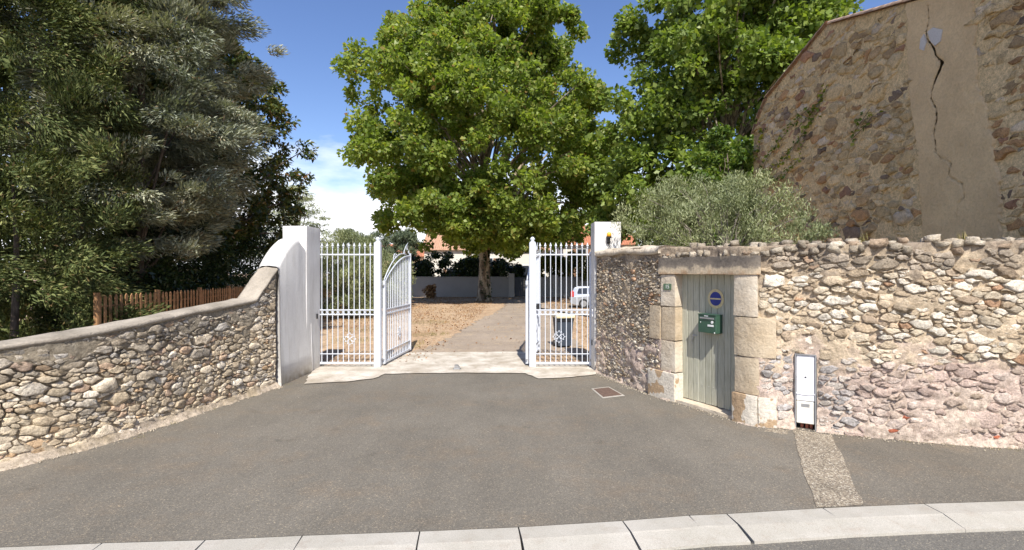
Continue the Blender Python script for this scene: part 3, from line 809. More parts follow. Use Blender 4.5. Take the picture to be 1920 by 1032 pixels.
# ---- left gate pillar with its rendered, swooping wing
lp = thing('gate_pillar', 'left white gate pillar with a rendered wing wall swooping up to it', 'pillar', (-5.3, 12.9, 0), group='white gate pillars')
def rough_box(name, x0, x1, y0, y1, z0, z1, mat, parent, amp=0.008, st=0.09, seed=0, bev=0.02):
    import bmesh
    nx = max(2, int((x1 - x0) / st)); ny = max(2, int((y1 - y0) / st)); nz = max(2, int((z1 - z0) / st))
    bm = bmesh.new()
    gx = np.linspace(x0, x1, nx + 1); gy = np.linspace(y0, y1, ny + 1); gz = np.linspace(z0, z1, nz + 1)
    vd = {}
    def v(i, j, k):
        key = (i, j, k)
        if key not in vd: vd[key] = bm.verts.new((gx[i], gy[j], gz[k]))
        return vd[key]
    for i in range(nx):
        for j in range(ny):
            bm.faces.new((v(i, j, 0), v(i, j + 1, 0), v(i + 1, j + 1, 0), v(i + 1, j, 0))); bm.faces.new((v(i, j, nz), v(i + 1, j, nz), v(i + 1, j + 1, nz), v(i, j + 1, nz)))
    for i in range(nx):
        for k in range(nz):
            bm.faces.new((v(i, 0, k), v(i + 1, 0, k), v(i + 1, 0, k + 1), v(i, 0, k + 1))); bm.faces.new((v(i, ny, k), v(i, ny, k + 1), v(i + 1, ny, k + 1), v(i + 1, ny, k)))
    for j in range(ny):
        for k in range(nz):
            bm.faces.new((v(0, j, k), v(0, j, k + 1), v(0, j + 1, k + 1), v(0, j + 1, k))); bm.faces.new((v(nx, j, k), v(nx, j + 1, k), v(nx, j + 1, k + 1), v(nx, j, k + 1)))
    me = bpy.data.meshes.new(name); bm.to_mesh(me); bm.free()
    co = np.zeros(len(me.vertices) * 3); me.vertices.foreach_get('co', co); co = co.reshape(-1, 3)
    c = np.array([(x0 + x1) / 2, (y0 + y1) / 2, (z0 + z1) / 2]); h = np.array([(x1 - x0) / 2, (y1 - y0) / 2, (z1 - z0) / 2])
    rel = np.abs(co - c) / h; edge = (rel > 0.999).sum(1)
    sh = np.where(edge >= 2, bev * 0.45, 0.0)[:, None]
    co = co - np.sign(co - c) * sh * (rel > 0.999)
    for ax in range(3): co[:, ax] += amp * fbm(co[:, 0] * 2.2 + ax * 9, co[:, 1] * 2.2, co[:, 2] * 2.2, seed + ax, 3)
    me.vertices.foreach_set('co', co.ravel().astype(np.float32)); me.update()
    o = link_mesh(name, me, mat, parent, smooth=True); me.set_sharp_from_angle(angle=0.55)
    return o
rough_box('pillar', -5.6, -5.0, 12.48, 13.38, -0.05, 3.63, M_white_render, lp, 0.010, seed=3)
# wing
wy = np.linspace(11.17, 12.75, 34)
V = []; m = 0
for y in wy:
    t = (y - 11.17) / (12.2 - 11.17)
    zi = 2.62 + 0.66 * math.sin(min(1, t) * math.pi / 2) ** 0.9 if t > 0 else 2.62
    zo = zi - max(0.0, (y - 12.1)) * 0.55
    x0 = -5.08 + 0.07 * (y - 11.17) / 1.58; xb = x0 - 0.46
    flare = 0.03
    rr = [(x0 + flare + 0.02, -0.05), (x0 + flare, 0.5), (x0 + 0.01, 1.2), (x0, 2.0), (x0, zo - 0.10), (x0 - 0.02, zo - 0.03), (x0 - 0.07, zo + 0.0), (x0 - 0.2, (zo + zi) / 2 + 0.01), (x0 - 0.38, zi + 0.01), (xb, zi - 0.06), (xb, -0.05)]
    for a, z in rr: V.append((a, y, z))
    m = len(rr)
V = np.array(V)
for ax in (0, 2): V[:, ax] += 0.012 * fbm(V[:, 1] * 3 + ax * 5, V[:, 2] * 3, V[:, 0] * 3, 4 + ax, 3)
n = len(wy); i = np.arange(n - 1)[:, None] * m; j = np.arange(m)[None]; j2 = (j + 1) % m
Q = np.stack([i + j, i + j2, i + m + j2, i + m + j], -1).reshape(-1, 4)
link_mesh('wing_wall', np_mesh('wing_wall', V, [Q, np.arange(m)[None], ((n - 1) * m + np.arange(m))[None, ::-1]]), M_white_render, lp, True)
MB().box(-4.99, -4.965, 13.06, 13.12, 1.30, 1.43, 0.005).build('photocell', M_black, lp)

# ---- right stone wall
RF = Face([(2.10, 12.72), (2.42, 11.7), (2.85, 10.4), (3.217, 9.7), (3.583, 9.0), (3.95, 8.3), (4.57, 8.17), (4.95, 7.92), (5.45, 7.70), (6.2, 7.47), (7.25, 7.23), (9, 6.95), (12, 6.7), (15, 6.6)])
rw = thing('rubble_wall', 'tall cream and pink rubble stone wall with ragged top, on the right around the green door', 'wall', (5, 8, 0))
sD0, sD1 = RF.s_px(1268), RF.s_px(1378)
sJ0, sJ1 = RF.s_px(1240), RF.s_px(1422)
sQ1 = RF.s_px(1455); sQ0 = RF.s_px(1219)
sC0, sC1 = RF.s_px(1490), RF.s_px(1531)
print('door s', sD0, sD1, 'jambs', sJ0, sJ1, 'cab', sC0, sC1, 'wing', sL1)
def rtop(s):
    s = np.asarray(s, float)
    return np.interp(s, [0, RF.s_px(1165), RF.s_px(1240), sJ1, RF.s_px(1600), RF.L], [3.0, 3.02, 2.98, 2.92, 2.93, 2.93])
DOORTOP = 2.45
def rd(S, Z):       # the repaired band low on the wall bellies out a little and is rougher
    lowz = 1 / (1 + np.exp((Z - 1.05 - 0.3 * fbm(S * 1.1, Z * 0.5, 0, 78, 2)) * 12))
    return lowz * (0.006 + 0.055 * fbm(S * 2.6, Z * 6.5, 0, 77, 4, 0.62)) + (1 - lowz) * (-0.012 + 0.035 * np.clip(fbm(S * 2.0, Z * 2.4, 0, 79, 4) * 2, -1, 1))
wall_core('mortar', RF, 0.0, RF.L, rtop, 0.5, M_mort_r, rw, amp=0.02, ds=0.028, seed=31, base_bulge=0.05, top_amp=0.03,
          holes=[(sD0 - 0.10, sD1 + 0.10, -1, DOORTOP + 0.10), (sC0 - 0.005, sC1 + 0.005, -1, 1.16)], dfun=rd)
s1240 = RF.s_px(1238)
def rscale(s, z):
    f = np.where(s < s1240, 0.62, 1.0)
    return f * np.where(z < 0.9, 0.95, 1.0)
cellsR = power_cells(0.0, RF.L, 0.02, 3.0, [(0.13, 26), (0.095, 110), (0.07, 500), (0.052, 2200), (0.039, 8000), (0.028, 14000)], 2.2, 9, rscale)
rects = [(sJ0 - 0.01, sJ1 + 0.01, -1, 2.78), (sQ0, sJ0, -1, 0.56), (sQ0, sJ0, 1.15, 1.84), (sJ1, sQ1, 1.10, 1.76), (sJ1, sQ1, -1, 0.5), (sC0 - 0.02, sC1 + 0.02, -1, 1.21)]
cellsR = cut_rects(cellsR, rects)
cellsR = [c for c in cellsR if max(v[1] for v in c) < 2.86]
rng0 = np.random.default_rng(4)
def rkeep(c):
    s, z = np.mean(c, 0)
    if 0.35 < z < 1.05 and s > sJ1: return rng0.uniform() < 0.92
    return rng0.uniform() < 0.93
cellsR = [c for c in cellsR if rkeep(c)]
CRM = [(0.66, 0.565, 0.43), (0.78, 0.71, 0.60), (0.60, 0.49, 0.355), (0.54, 0.43, 0.305), (0.42, 0.33, 0.24), (0.52, 0.33, 0.21)]
def rcol(s, z, rng, A):
    if z > 2.55: return np.array(pick(rng, [(0.36, 0.30, 0.23), (0.46, 0.39, 0.31), (0.29, 0.25, 0.20), (0.42, 0.30, 0.21)], [3, 4, 1.2, 0.6]))
    if s < s1240 and z > 1.0: return np.array(pick(rng, [(0.54, 0.46, 0.36), (0.60, 0.50, 0.36), (0.46, 0.41, 0.34), (0.52, 0.34, 0.22), (0.66, 0.58, 0.46)], [4, 4, 2, 0.7, 2]))
    if z < 1.15 and not (s < s1240):
        if s < sC1 + 0.45 and z < 1.3: return np.array(pick(rng, [(0.48, 0.45, 0.43), (0.60, 0.54, 0.48), (0.42, 0.38, 0.36)], [3, 2, 1]))
        w_b = 1.3 if z < 0.5 and A < 0.012 else 0.05
        return np.array(pick(rng, [(0.55, 0.43, 0.37), (0.64, 0.53, 0.46), (0.50, 0.40, 0.33), (0.50, 0.16, 0.09), (0.44, 0.35, 0.27)], [4, 4, 2, w_b, 0.8]))
    return np.array(pick(rng, CRM, [5, 4.5, 3.5, 1.6, 0.9, 0.3]))
def Rrel(s, z, rng, A): return min(0.045, 0.014 + 0.12 * math.sqrt(A) * rng.uniform(0.2, 1.2))
def Roff(s, z, rng): return rng.uniform(-0.012, 0.012)
lay_stones(RF, cellsR, rw, M_stone_r, lambda s, z, r: r.uniform(0.002, 0.014), Rrel, rcol, 41, offf=Roff)
# crown of the wall: rough stones bedded along the top
rt = random.Random(8)
mcap = MB(); big = []
s = RF.s_px(1232)
while s < RF.L - 0.2:
    w = rt.uniform(0.10, 0.27)
    for row, (zz, dd) in enumerate(((2.895, 0.0), (2.945, -0.14), (2.92, -0.36), (2.82, 0.0))):
        if row == 3 and (s < sJ1 + 0.2 or rt.random() < 0.35): continue
        if rt.random() < (0.95 if row == 0 else 0.85): big.append((s + w / 2 + rt.uniform(-0.04, 0.04), zz + rt.uniform(-0.05, 0.05) - (0.1 if s < sJ1 + 0.1 and row == 0 else 0), dd, w, row))
    s += w * 0.93
cap_rng = np.random.default_rng(3)
def boulder(c, rx, ry, rz, ang, rng):
    vs = []; n = int(rng.integers(4, 7)); rings = [(-0.8, 0.85), (0.1, 0.95), (0.8, 0.82)]
    for zz, rr in rings:
        sh_ = rng.uniform(-0.15, 0.15)
        for k in range(n):
            a = 2 * math.pi * k / n + rng.uniform(-0.2, 0.2); q = rr * rng.uniform(0.72, 1.15) / max(abs(math.cos(a)), abs(math.sin(a))) ** 0.8
            x, y = rx * (q * math.cos(a) + sh_), ry * q * math.sin(a)
            vs.append((c[0] + x * math.cos(ang) - y * math.sin(ang), c[1] + x * math.sin(ang) + y * math.cos(ang), c[2] + rz * (zz + rng.uniform(-0.28, 0.28))))
    vs.append((c[0], c[1], c[2] - rz * 0.9)); vs.append((c[0] + rng.uniform(-.3, .3) * rx, c[1], c[2] + rz * rng.uniform(0.7, 0.95)))
    q = []; t = []
    for r in range(2):
        for k in range(n): q.append((r * n + k, r * n + (k + 1) % n, (r + 1) * n + (k + 1) % n, (r + 1) * n + k))
    for k in range(n): t.append(((k + 1) % n, k, 3 * n)); t.append((2 * n + k, 2 * n + (k + 1) % n, 3 * n + 1))
    return np.array(vs), np.array(q), np.array(t)
for (ss, zz, dd, w, row) in big:
    p = RF.world(ss, zz, dd - 0.03); p2 = RF.world(ss + 0.05, zz, dd - 0.03)
    ang = math.atan2(p2[1] - p[1], p2[0] - p[0])
    V, q, t = boulder(p, w * 0.52, 0.09 + 0.02 * min(row, 2), rt.uniform(0.035, 0.075), ang + rt.uniform(-0.35, 0.35), cap_rng)
    col = np.array(pick(cap_rng, [(0.40, 0.345, 0.27), (0.50, 0.44, 0.35), (0.32, 0.275, 0.22), (0.42, 0.32, 0.23), (0.60, 0.53, 0.43)], [4, 3, 2, 0.8, 1.3])) * cap_rng.uniform(0.85, 1.15)
    link_mesh('cap_stone', np_mesh('cap_stone', V, [q, t], col), M_stone_r, rw)
# smooth mortared cap next to the pillar
def cap2(s):
    z = float(rtop(s)) - 0.03; return [(0.05, z - 0.10), (0.06, z - 0.02), (0.02, z + 0.04), (-0.15, z + 0.08), (-0.4, z + 0.06), (-0.5, z - 0.05)]
loft('cement_cap', RF, np.linspace(0.0, RF.s_px(1238), 30), cap2, M_dressed_w, rw, amp=0.05, seed=4)

# ---- door surround
ds = thing('door_surround', 'pale dressed limestone surround of lintel, jambs and sill framing the grey-green door', 'door surround', (3.5, 9.2, 0))
def slab(name, face, s0, s1, z0, z1, d0, d1, mat, parent, amp=0.008, seed=0, st=0.05, bev=0.012):
    """dressed block laid in the wall: d0 back, d1 front"""
    o = rough_box(name, s0, s1, -d1, -d0, z0, z1, mat, parent, amp, st, seed, bev)
    me = o.data; co = np.zeros(len(me.vertices) * 3); me.vertices.foreach_get('co', co); co = co.reshape(-1, 3)
    W = face.world(co[:, 0], co[:, 2], -co[:, 1]); me.vertices.foreach_set('co', W.ravel().astype(np.float32)); me.update()
    return o
g = 0.003
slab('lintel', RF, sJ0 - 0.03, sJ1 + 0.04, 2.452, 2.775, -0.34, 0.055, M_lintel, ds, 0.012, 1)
for (a, b, z0, z1, d, mt) in [(sJ0, sD0, 1.83, 2.448, 0.03, M_dressed_w), (sJ0 + 0.005, sD0, 1.17, 1.82, 0.025, M_dressed), (sJ0, sD0, 0.56, 1.16, 0.028, M_dressed_w), (sQ0, sD0 + 0.01, -0.03, 0.55, 0.07, M_chipped),
                          (sD1, sJ1, 1.765, 2.448, 0.035, M_dressed_w), (sD1, sQ1, 1.11, 1.755, 0.03, M_dressed), (sD1, sJ1 + 0.02, 0.50, 1.10, 0.025, M_dressed), (sD1 - 0.01, sJ1, -0.03, 0.49, 0.075, M_chipped)]:
    slab('jamb_stone', RF, a + g, b - g if b > sD0 + 0.1 or True else b, z0, z1, -0.34, d, mt, ds, 0.011, int(z0 * 10) + 3)
slab('quoin_stone', RF, sQ0, sJ0 - g, 1.16, 1.83, -0.2, 0.03, M_dressed, ds, 0.012, 9)
slab('quoin_stone', RF, sJ1 + g, sQ1, -0.03, 0.48, -0.2, 0.05, M_chipped, ds, 0.018, 12)
slab('sill', RF, sD0 - 0.02, sD1 + 0.02, -0.04, 0.065, -0.30, 0.035, M_dressed_w, ds, 0.006, 14)
# door leaf: planks
dt = thing('plank_door', 'weathered grey-green plank door closed in the stone surround', 'door', tuple(RF.world((sD0 + sD1) / 2, 0.07, -0.17)))
npk = 10; a0, a1 = sD0 - 0.02, sD1 + 0.02
def dpos(s, z, d): return tuple(RF.world(s, z, d))
rp = random.Random(2)
for k in range(npk):
    u0 = a0 + (a1 - a0) * k / npk + 0.004; u1 = a0 + (a1 - a0) * (k + 1) / npk - 0.004
    dd = -0.175 + rp.uniform(-0.003, 0.003); c = 0.007
    prof = [(u0, dd - 0.03), (u0, dd - c), (u0 + c, dd), (u1 - c, dd), (u1, dd - c), (u1, dd - 0.03)]
    vs = [dpos(s, 0.075 + rp.uniform(0, 0.012), d) for s, d in prof] + [dpos(s, 2.47, d) for s, d in prof]; m = len(prof)
    MB().add(vs, [(i, (i + 1) % m, (i + 1) % m + m, i + m) for i in range(m)] + [tuple(range(m))[::-1], tuple(range(m, 2 * m))]).build('plank', M_plank, dt)
mb = MB()
for zz in (0.35, 1.25, 2.15):
    vs = [dpos(s, z, d) for s in (a0, a1) for z in (zz, zz + 0.12) for d in (-0.206, -0.235)]
    mb.add(vs, [(0,1,3,2), (4,6,7,5), (0,4,5,1), (2,3,7,6), (0,2,6,4), (1,5,7,3)])
mb.build('ledge', M_plank, dt)
sl, zl = RF.at(1288, 636)
hk = MB()
hk.tube([dpos(sl - 0.03, 1.30, -0.17), dpos(sl + 0.02, 1.31, -0.15), dpos(sl + 0.09, 1.30, -0.16)], 0.009, 6)
hk.tube([dpos(sl + 0.02, 1.31, -0.15), dpos(sl - 0.01, 1.22, -0.15), dpos(sl - 0.04, 1.16, -0.16), dpos(sl + 0.0, 1.15, -0.16)], 0.006, 6)
hk.ball(dpos(sl + 0.02, 1.31, -0.15), 0.02)
hk.build('latch', M_steel, dt, True)
nl = MB()
for k in range(npk):
    u = a0 + (a1 - a0) * (k + 0.5) / npk
    for zz in (0.41, 1.31, 2.21): nl.ball(dpos(u + rp.uniform(-0.02, 0.02), zz + rp.uniform(-0.015, 0.015), -0.174), 0.007, 6, 4)
nl.build('nail_heads', M_steel, dt)['kind'] = 'stuff'

def frame_at(face, s, z, d):
    """matrix: local x along the wall, local y out of it, local z up"""
    p = face.world(s, z, d); t = face.world(s + 0.02, z, d) - face.world(s - 0.02, z, d); t /= np.linalg.norm(t)
    n = np.array([t[1], -t[0], 0])
    return Matrix(((-t[0], n[0], 0, p[0]), (-t[1], n[1], 0, p[1]), (0, 0, 1, p[2]), (0, 0, 0, 1)))
def put(root, M): root.matrix_world = M; return root
def text_mesh(s, size, depth=0.002):
    c = bpy.data.curves.new('lettering', 'FONT'); c.body = s; c.size = size; c.extrude = depth; c.align_x = 'CENTER'; c.align_y = 'CENTER'
    o = bpy.data.objects.new('lettering', c); C.objects.link(o)
    dg = bpy.context.evaluated_depsgraph_get(); me = bpy.data.meshes.new_from_object(o.evaluated_get(dg)); bpy.data.objects.remove(o); return me
# no-parking disc
sS, zS = RF.at(1328, 563); sS += 0.02
sg = thing('no_parking_disc', 'round blue and cream no parking sign with a bar across, on the plank door', 'sign')
put(sg, frame_at(RF, sS, zS + 0.02, -0.170))
RX = Matrix.Rotation(math.radians(-90), 4, 'X')      # lathe axis to +y
MB().lathe([(0.0, 0.0), (0.175, 0.0), (0.175, 0.006), (0.0, 0.007)], n=36, M=RX.to_3x3()).build('plate', M_cream, sg)
MB().lathe([(0.0, 0.0075), (0.125, 0.0075), (0.125, 0.010), (0.0, 0.011)], n=36, M=RX.to_3x3()).build('blue_field', M_blue, sg)
MB().box(-0.115, 0.115, 0.0115, 0.013, -0.013, 0.013).build('bar', M_cream, sg)
for a in (0, 90, 180, 270): MB().ball((0.15 * math.cos(math.radians(a)), 0.010, 0.15 * math.sin(math.radians(a))), 0.008, 6, 4).build('screw', M_steel, sg)
# letterbox
bx = thing('letterbox', 'green steel letterbox mounted on the plank door under the round sign', 'letterbox')
sB, zB = RF.at(1321, 607); put(bx, frame_at(RF, sB + 0.05, zB, -0.172))
MB().box(-0.20, 0.20, 0.0, 0.17, -0.165, 0.165, 0.008).build('body', M_green_box, bx)
MB().box(-0.207, 0.207, -0.004 + 0.004, 0.18, 0.158, 0.172, 0.004).build('lid', M_green_box, bx)
MB().box(-0.16, 0.16, 0.1705, 0.176, 0.085, 0.115, 0.003).build('letter_flap', M_steel, bx)
MB().box(-0.03, 0.06, 0.1705, 0.174, 0.132, 0.150, 0.001).build('name_plate', M_label, bx)
MB().box(-0.15, -0.02, 0.1705, 0.176, -0.045, -0.010, 0.001).build('address_plate', M_label, bx)
lk = MB(); lk.lathe([(0.0, 0.171), (0.026, 0.171), (0.026, 0.18), (0.0, 0.181)], (-0.12, 0, 0.035), 14, RX.to_3x3()); lk.build('lock', M_label, bx)
MB().box(-0.19, 0.19, 0.1705, 0.1725, 0.054, 0.060).build('door_joint', M_black, bx)
MB().ball((-0.17, 0.1715, -0.15), 0.012, 8, 5).build('rivet', M_label, bx)
MB().ball((0.14, 0.1715, 0.02), 0.009, 8, 5).build('rivet', M_label, bx)
# house number
hn = thing('house_number', 'small green number plate reading 15 on the left jamb stone', 'number plate')
sN, zN = RF.at(1254, 538); put(hn, frame_at(RF, sN, zN, 0.036))
MB().box(-0.10, 0.10, 0, 0.008, -0.06, 0.06, 0.003).build('plate', M_plate_green, hn)
tm = text_mesh('15', 0.105, 0.001)
o = link_mesh('numerals', tm, M_label, hn); o.rotation_euler = (math.radians(90), 0, math.radians(180)); o.location = (0, 0.0095, 0.0)
o.data.materials.clear(); o.data.materials.append(M_label)
# utility cabinet
cb = thing('meter_cabinet', 'tall narrow white meter cabinet set into the foot of the stone wall', 'meter cabinet')
sc = (sC0 + sC1) / 2; Mx = frame_at(RF, sc, 0.0, 0.0); put(cb, Mx); hw = (sC1 - sC0) / 2 - 0.004
cbm = MB()
cbm.box(-hw, -hw + 0.018, -0.2, 0.075, 0.0, 1.20); cbm.box(hw - 0.018, hw, -0.2, 0.075, -0.03, 1.20); cbm.box(-hw + 0.018, hw - 0.018, -0.2, 0.077, 1.185, 1.20)
cbm.build('frame', M_steel, cb)
MB().box(-hw + 0.02, hw - 0.02, -0.15, 0.055, 0.46, 1.18, 0.01).build('door', M_cab, cb)
MB().box(-hw + 0.02, hw - 0.02, -0.15, 0.050, 0.10, 0.452, 0.01).build('lower_panel', M_cab_old, cb)
hd = MB(); hd.tube([(-0.13 + 0.26 * k / 10, 0.062, 0.575 - 0.012 * math.sin(math.pi * k / 10)) for k in range(11)], 0.008, 6); hd.build('handle_lip', M_cab, cb)
MB().box(-0.055, 0.06, 0.0505, 0.053, 0.365, 0.415).build('rating_label', M_steel, cb)
MB().lathe([(0, 0.0555), (0.014, 0.0555), (0.014, 0.058), (0, 0.0585)], (0.0, 0, 0.835), 10, RX.to_3x3()).build('lock', M_black, cb)
MB().box(0.0, hw - 0.02, 0.0555, 0.0562, 0.828, 0.831).build('scratch', M_steel, cb)
MB().box(-hw + 0.02, hw - 0.02, -0.2, -0.155, 0.0, 1.18).build('back', M_black, cb)
for dx in (-0.08, -0.02, 0.05): MB().tube([(dx, -0.06, -0.02), (dx, -0.06, 0.12)], 0.025, 8).build('conduit', M_brick, cb, True)

# ---- right gate pillar
rpil = thing('gate_pillar', 'right white gate pillar with an amber beacon, rising behind the rubble wall', 'pillar', (2.4, 13.1, 0), group='white gate pillars')
rough_box('pillar', 2.06, 2.73, 12.80, 13.45, -0.05, 3.76, M_white_render, rpil, 0.010, seed=13)
MB().box(2.035, 2.062, 13.0, 13.07, 1.36, 1.55, 0.004).build('photocell', M_cab, rpil)
MB().box(2.035, 2.062, 13.1, 13.15, 0.62, 0.76, 0.004).build('cable_box', M_black, rpil)
bc = thing('warning_beacon', 'small amber gate warning beacon on a black bracket on the right pillar', 'beacon', (xp(1142, 12.7), 12.78, zp(447, 12.78)))
b1 = MB(); b1.tube([(0, 0.02, -0.08), (0, -0.06, -0.05), (0, -0.07, 0.0)], 0.035, 10); b1.box(-0.04, 0.04, -0.01, 0.012, -0.14, 0.03, 0.005); b1.build('bracket', M_black, bc, False)
MB().lathe([(0.0, 0.0), (0.062, 0.0), (0.064, 0.03), (0.0, 0.032)], (0, -0.07, 0.0), 14).build('base', M_black, bc)
MB().lathe([(0.054, 0.032), (0.056, 0.10), (0.045, 0.13), (0.02, 0.145), (0, 0.147)], (0, -0.07, 0.0), 14).build('lens', M_amber, bc, True)
cb2 = MB(); cb2.tube([(0.0, 0.0, -0.10), (0.02, -0.01, -0.2), (0.08, -0.012, -0.30), (0.17, -0.02, -0.36)], 0.008, 6); cb2.build('cable', M_black, bc, True)

# ------------------------------------------------------------------ gates
def ring_mesh(R=0.055, r=0.008):
    mb = MB(); pts = [(R * math.cos(a), 0, R * math.sin(a)) for a in np.linspace(0, 2 * math.pi, 13)]; mb.tube(pts, r, 5, False); return mb.mesh('ring')
RING = ring_mesh(0.052)
def spear_mesh():
    return MB().lathe([(0.011, 0), (0.024, 0.012), (0.012, 0.028), (0.034, 0.065), (0.022, 0.095), (0.0, 0.16)], n=6).mesh('spear_tip')
SPEAR = spear_mesh()
def cross_mesh():
    mb = MB(); r = 0.0075
    for k in range(4):
        R = Matrix.Rotation(math.pi / 2 * k, 3, 'Y')
        A = [(0.018, 0.018), (0.085, 0.062), (0.118, 0.066), (0.112, 0.032), (0.155, 0.0), (0.112, -0.032), (0.118, -0.066), (0.085, -0.062), (0.018, -0.018)]
        pts = [R @ Vector((x, 0, z)) for x, z in A]; mb.tube(pts, r, 6)
        for q in ((0.118, 0.066), (0.155, 0.0), (0.118, -0.066)): mb.ball(R @ Vector((q[0], 0, q[1])), 0.014, 6, 4)
    mb.ball((0, 0, 0), 0.02, 6, 4)
    return mb.mesh('occitan_cross')
CROSS = cross_mesh()
def spiral(c, r0, turns, start, sign=1, n=16):
    return [(c[0] + r0 * (1 - 0.75 * k / n) * math.cos(start + sign * turns * 2 * math.pi * k / n), 0, c[1] + r0 * (1 - 0.75 * k / n) * math.sin(start + sign * turns * 2 * math.pi * k / n)) for k in range(n + 1)]
def side_panel(name, label, x0, x1, Y, post_side, zc):
    root = thing(name, label, 'gate panel', (x0, Y, 0.03), group='fixed side panels of the white gate')
    W = x1 - x0
    P = 0.085
    hx, bxp = (0.03, W) if post_side > 0 else (W - 0.03, 0.0)      # thin hinge stile / big square post
    MB().box(bxp - P, bxp + P, -P, P, 0.0, 3.23, 0.008).build('post', M_gate, root)
    MB().lathe([(0.075, 3.23), (0.085, 3.245), (0.05, 3.262), (0.035, 3.28), (0.062, 3.31), (0.062, 3.335), (0.03, 3.375), (0.0, 3.385)], (bxp, 0, 0), 14).build('finial', M_gate, root, True)
    MB().box(hx - 0.032, hx + 0.032, -0.03, 0.03, 0.02, 2.99, 0.005).build('stile', M_gate, root)
    xa, xb = (hx + 0.032, bxp - P) if post_side > 0 else (bxp + P, hx - 0.032)
    for z, h in ((2.92, 0.018), (1.475, 0.014), (1.355, 0.014), (0.33, 0.010), (0.09, 0.028)):
        MB().box(xa, xb, -0.018, 0.018, z - h, z + h, 0.003).build('rail', M_gate, root)
    nb = 10; sp = (xb - xa) / (nb + 0.15)
    bar = MB().box(-0.0095, 0.0095, -0.0095, 0.0095, 0.11, 3.08, 0.002).mesh('bar')
    for k in range(nb):
        x = xa + sp * (k + (0.35 if post_side > 0 else 0.8))
        b = part('bar', bar, M_gate, root, (x, 0, 0)); part('spear_tip', SPEAR, M_gate, b, (0, 0, 3.08))
        if k < nb - 1: part('ring', RING, M_gate, root, (x + sp / 2, 0, 1.415))
    part('occitan_cross', CROSS, M_gate, root, (zc[0] - x0, -0.02, zc[1]))
    for z in (0.16, 2.9):
        sx = hx + (-0.06 if post_side > 0 else 0.06)
        MB().box(min(sx, hx) - 0.03, max(sx, hx) + 0.03, -0.035, 0.035, z - 0.03, z + 0.04, 0.006).build('hinge', M_steel, root)
    return root
YG = 13.36
side_panel('gate_side_panel', 'fixed white iron bar panel with spear tips, beside the left pillar', xp(597, YG) - 0.02, xp(708.5, YG), YG, +1, (xp(656.5, YG), 0.72))
side_panel('gate_side_panel', 'fixed white iron bar panel with spear tips, in front of the wheelie bin', xp(998.5, YG), xp(1108, YG) + 0.02, YG, -1, (xp(1048, YG), 0.78))
def leaf(name, label, hinge, end, mirror):
    d = Vector((end[0] - hinge[0], end[1] - hinge[1], 0)); L = d.length
    root = thing(name, label, 'gate leaf', (hinge[0], hinge[1], 0.05), math.atan2(d.y, d.x), group='swinging leaves of the white gate')
    zt = lambda t: 2.20 + 0.74 * math.sin(min(1.0, max(0.0, t)) * math.pi / 2) ** 0.85
    MB().box(-0.05, 0.05, -0.035, 0.035, 0.03, 2.22, 0.006).build('stile', M_gate, root)
    MB().box(L - 0.04, L + 0.04, -0.03, 0.03, 0.03, 3.02, 0.006).build('stile', M_gate, root)
    pts = [(0.05 + (L - 0.09) * t, 0, zt(t)) for t in np.linspace(0, 1, 22)]
    MB().tube(pts, 0.022, 8).build('arched_rail', M_gate, root, True)
    pts2 = [(-0.02 + (L - 0.20) * t, 0, zt(t) + 0.035 + 0.11 * math.sin(math.pi * min(1, t * 1.1))) for t in np.linspace(0.0, 0.92, 20)]
    MB().tube(pts2, 0.015, 8).build('outer_arch', M_gate, root, True)
    for z, h in ((1.45, 0.014), (1.33, 0.014), (0.33, 0.009), (0.06, 0.028)):
        MB().box(0.05, L - 0.04, -0.016, 0.016, z - h, z + h, 0.003).build('rail', M_gate, root)
    nb = 14; sp = (L - 0.09) / (nb + 1)
    for k in range(nb):
        x = 0.05 + sp * (k + 1); t = (x - 0.05) / (L - 0.09)
        MB().box(x - 0.010, x + 0.010, -0.010, 0.010, 0.08, zt(t), 0).build('bar', M_gate, root)
        part('ring', RING, M_gate, root, (x + sp / 2, 0, 1.39))
    part('occitan_cross', CROSS, M_gate, root, (L * 0.52, -0.02, 0.72))
    for (cx, cz, r0, st, sg_, tr) in ((L * 0.36, zt(0.36) + 0.26, 0.10, -1.9, 1, 1.1), (L * 0.44, zt(0.44) + 0.18, 0.07, 2.5, -1, 1.1), (L * 0.74, zt(0.74) + 0.16, 0.07, 3.6, 1, 1.1), (L * 0.86, zt(0.86) + 0.24, 0.10, 0.2, 1, 1.1), (L * 0.93, zt(0.93) + 0.12, 0.06, 1.5, -1, 1.1)):
        MB().tube(spiral((cx, cz), r0, tr, st, sg_), 0.011, 6).build('scroll', M_gate, root, True)
    MB().tube([(L * 0.30, 0, zt(0.3) + 0.12), (L * 0.33, 0, zt(0.3) + 0.34), (L * 0.40, 0, zt(0.4) + 0.30)], 0.011, 6).build('scroll', M_gate, root, True)
    MB().tube([(L * 0.70, 0, zt(0.7) + 0.10), (L * 0.80, 0, zt(0.8) + 0.30), (L * 0.9, 0, zt(0.9) + 0.40)], 0.011, 6).build('scroll', M_gate, root, True)
    for z in (0.15, 2.1): MB().box(-0.11, -0.04, -0.02, 0.02, z - 0.02, z + 0.02, 0.004).build('hinge', M_steel, root)
    MB().tube([(L - 0.08, 0.04, 0.35), (L - 0.08, 0.04, -0.02)], 0.012, 6).build('drop_bolt', M_steel, root)
    return root
leaf('gate_leaf', 'white arched gate leaf with scrollwork standing open, on the left of the drive', (xp(720.5, 13.5), 13.52), (xp(769, 15.9), 15.9), False)
leaf('gate_leaf', 'white arched gate leaf seen edge-on, standing open on the right of the drive', (xp(988.5, 13.5), 13.52), (xp(1010, 15.8), 15.8), True)
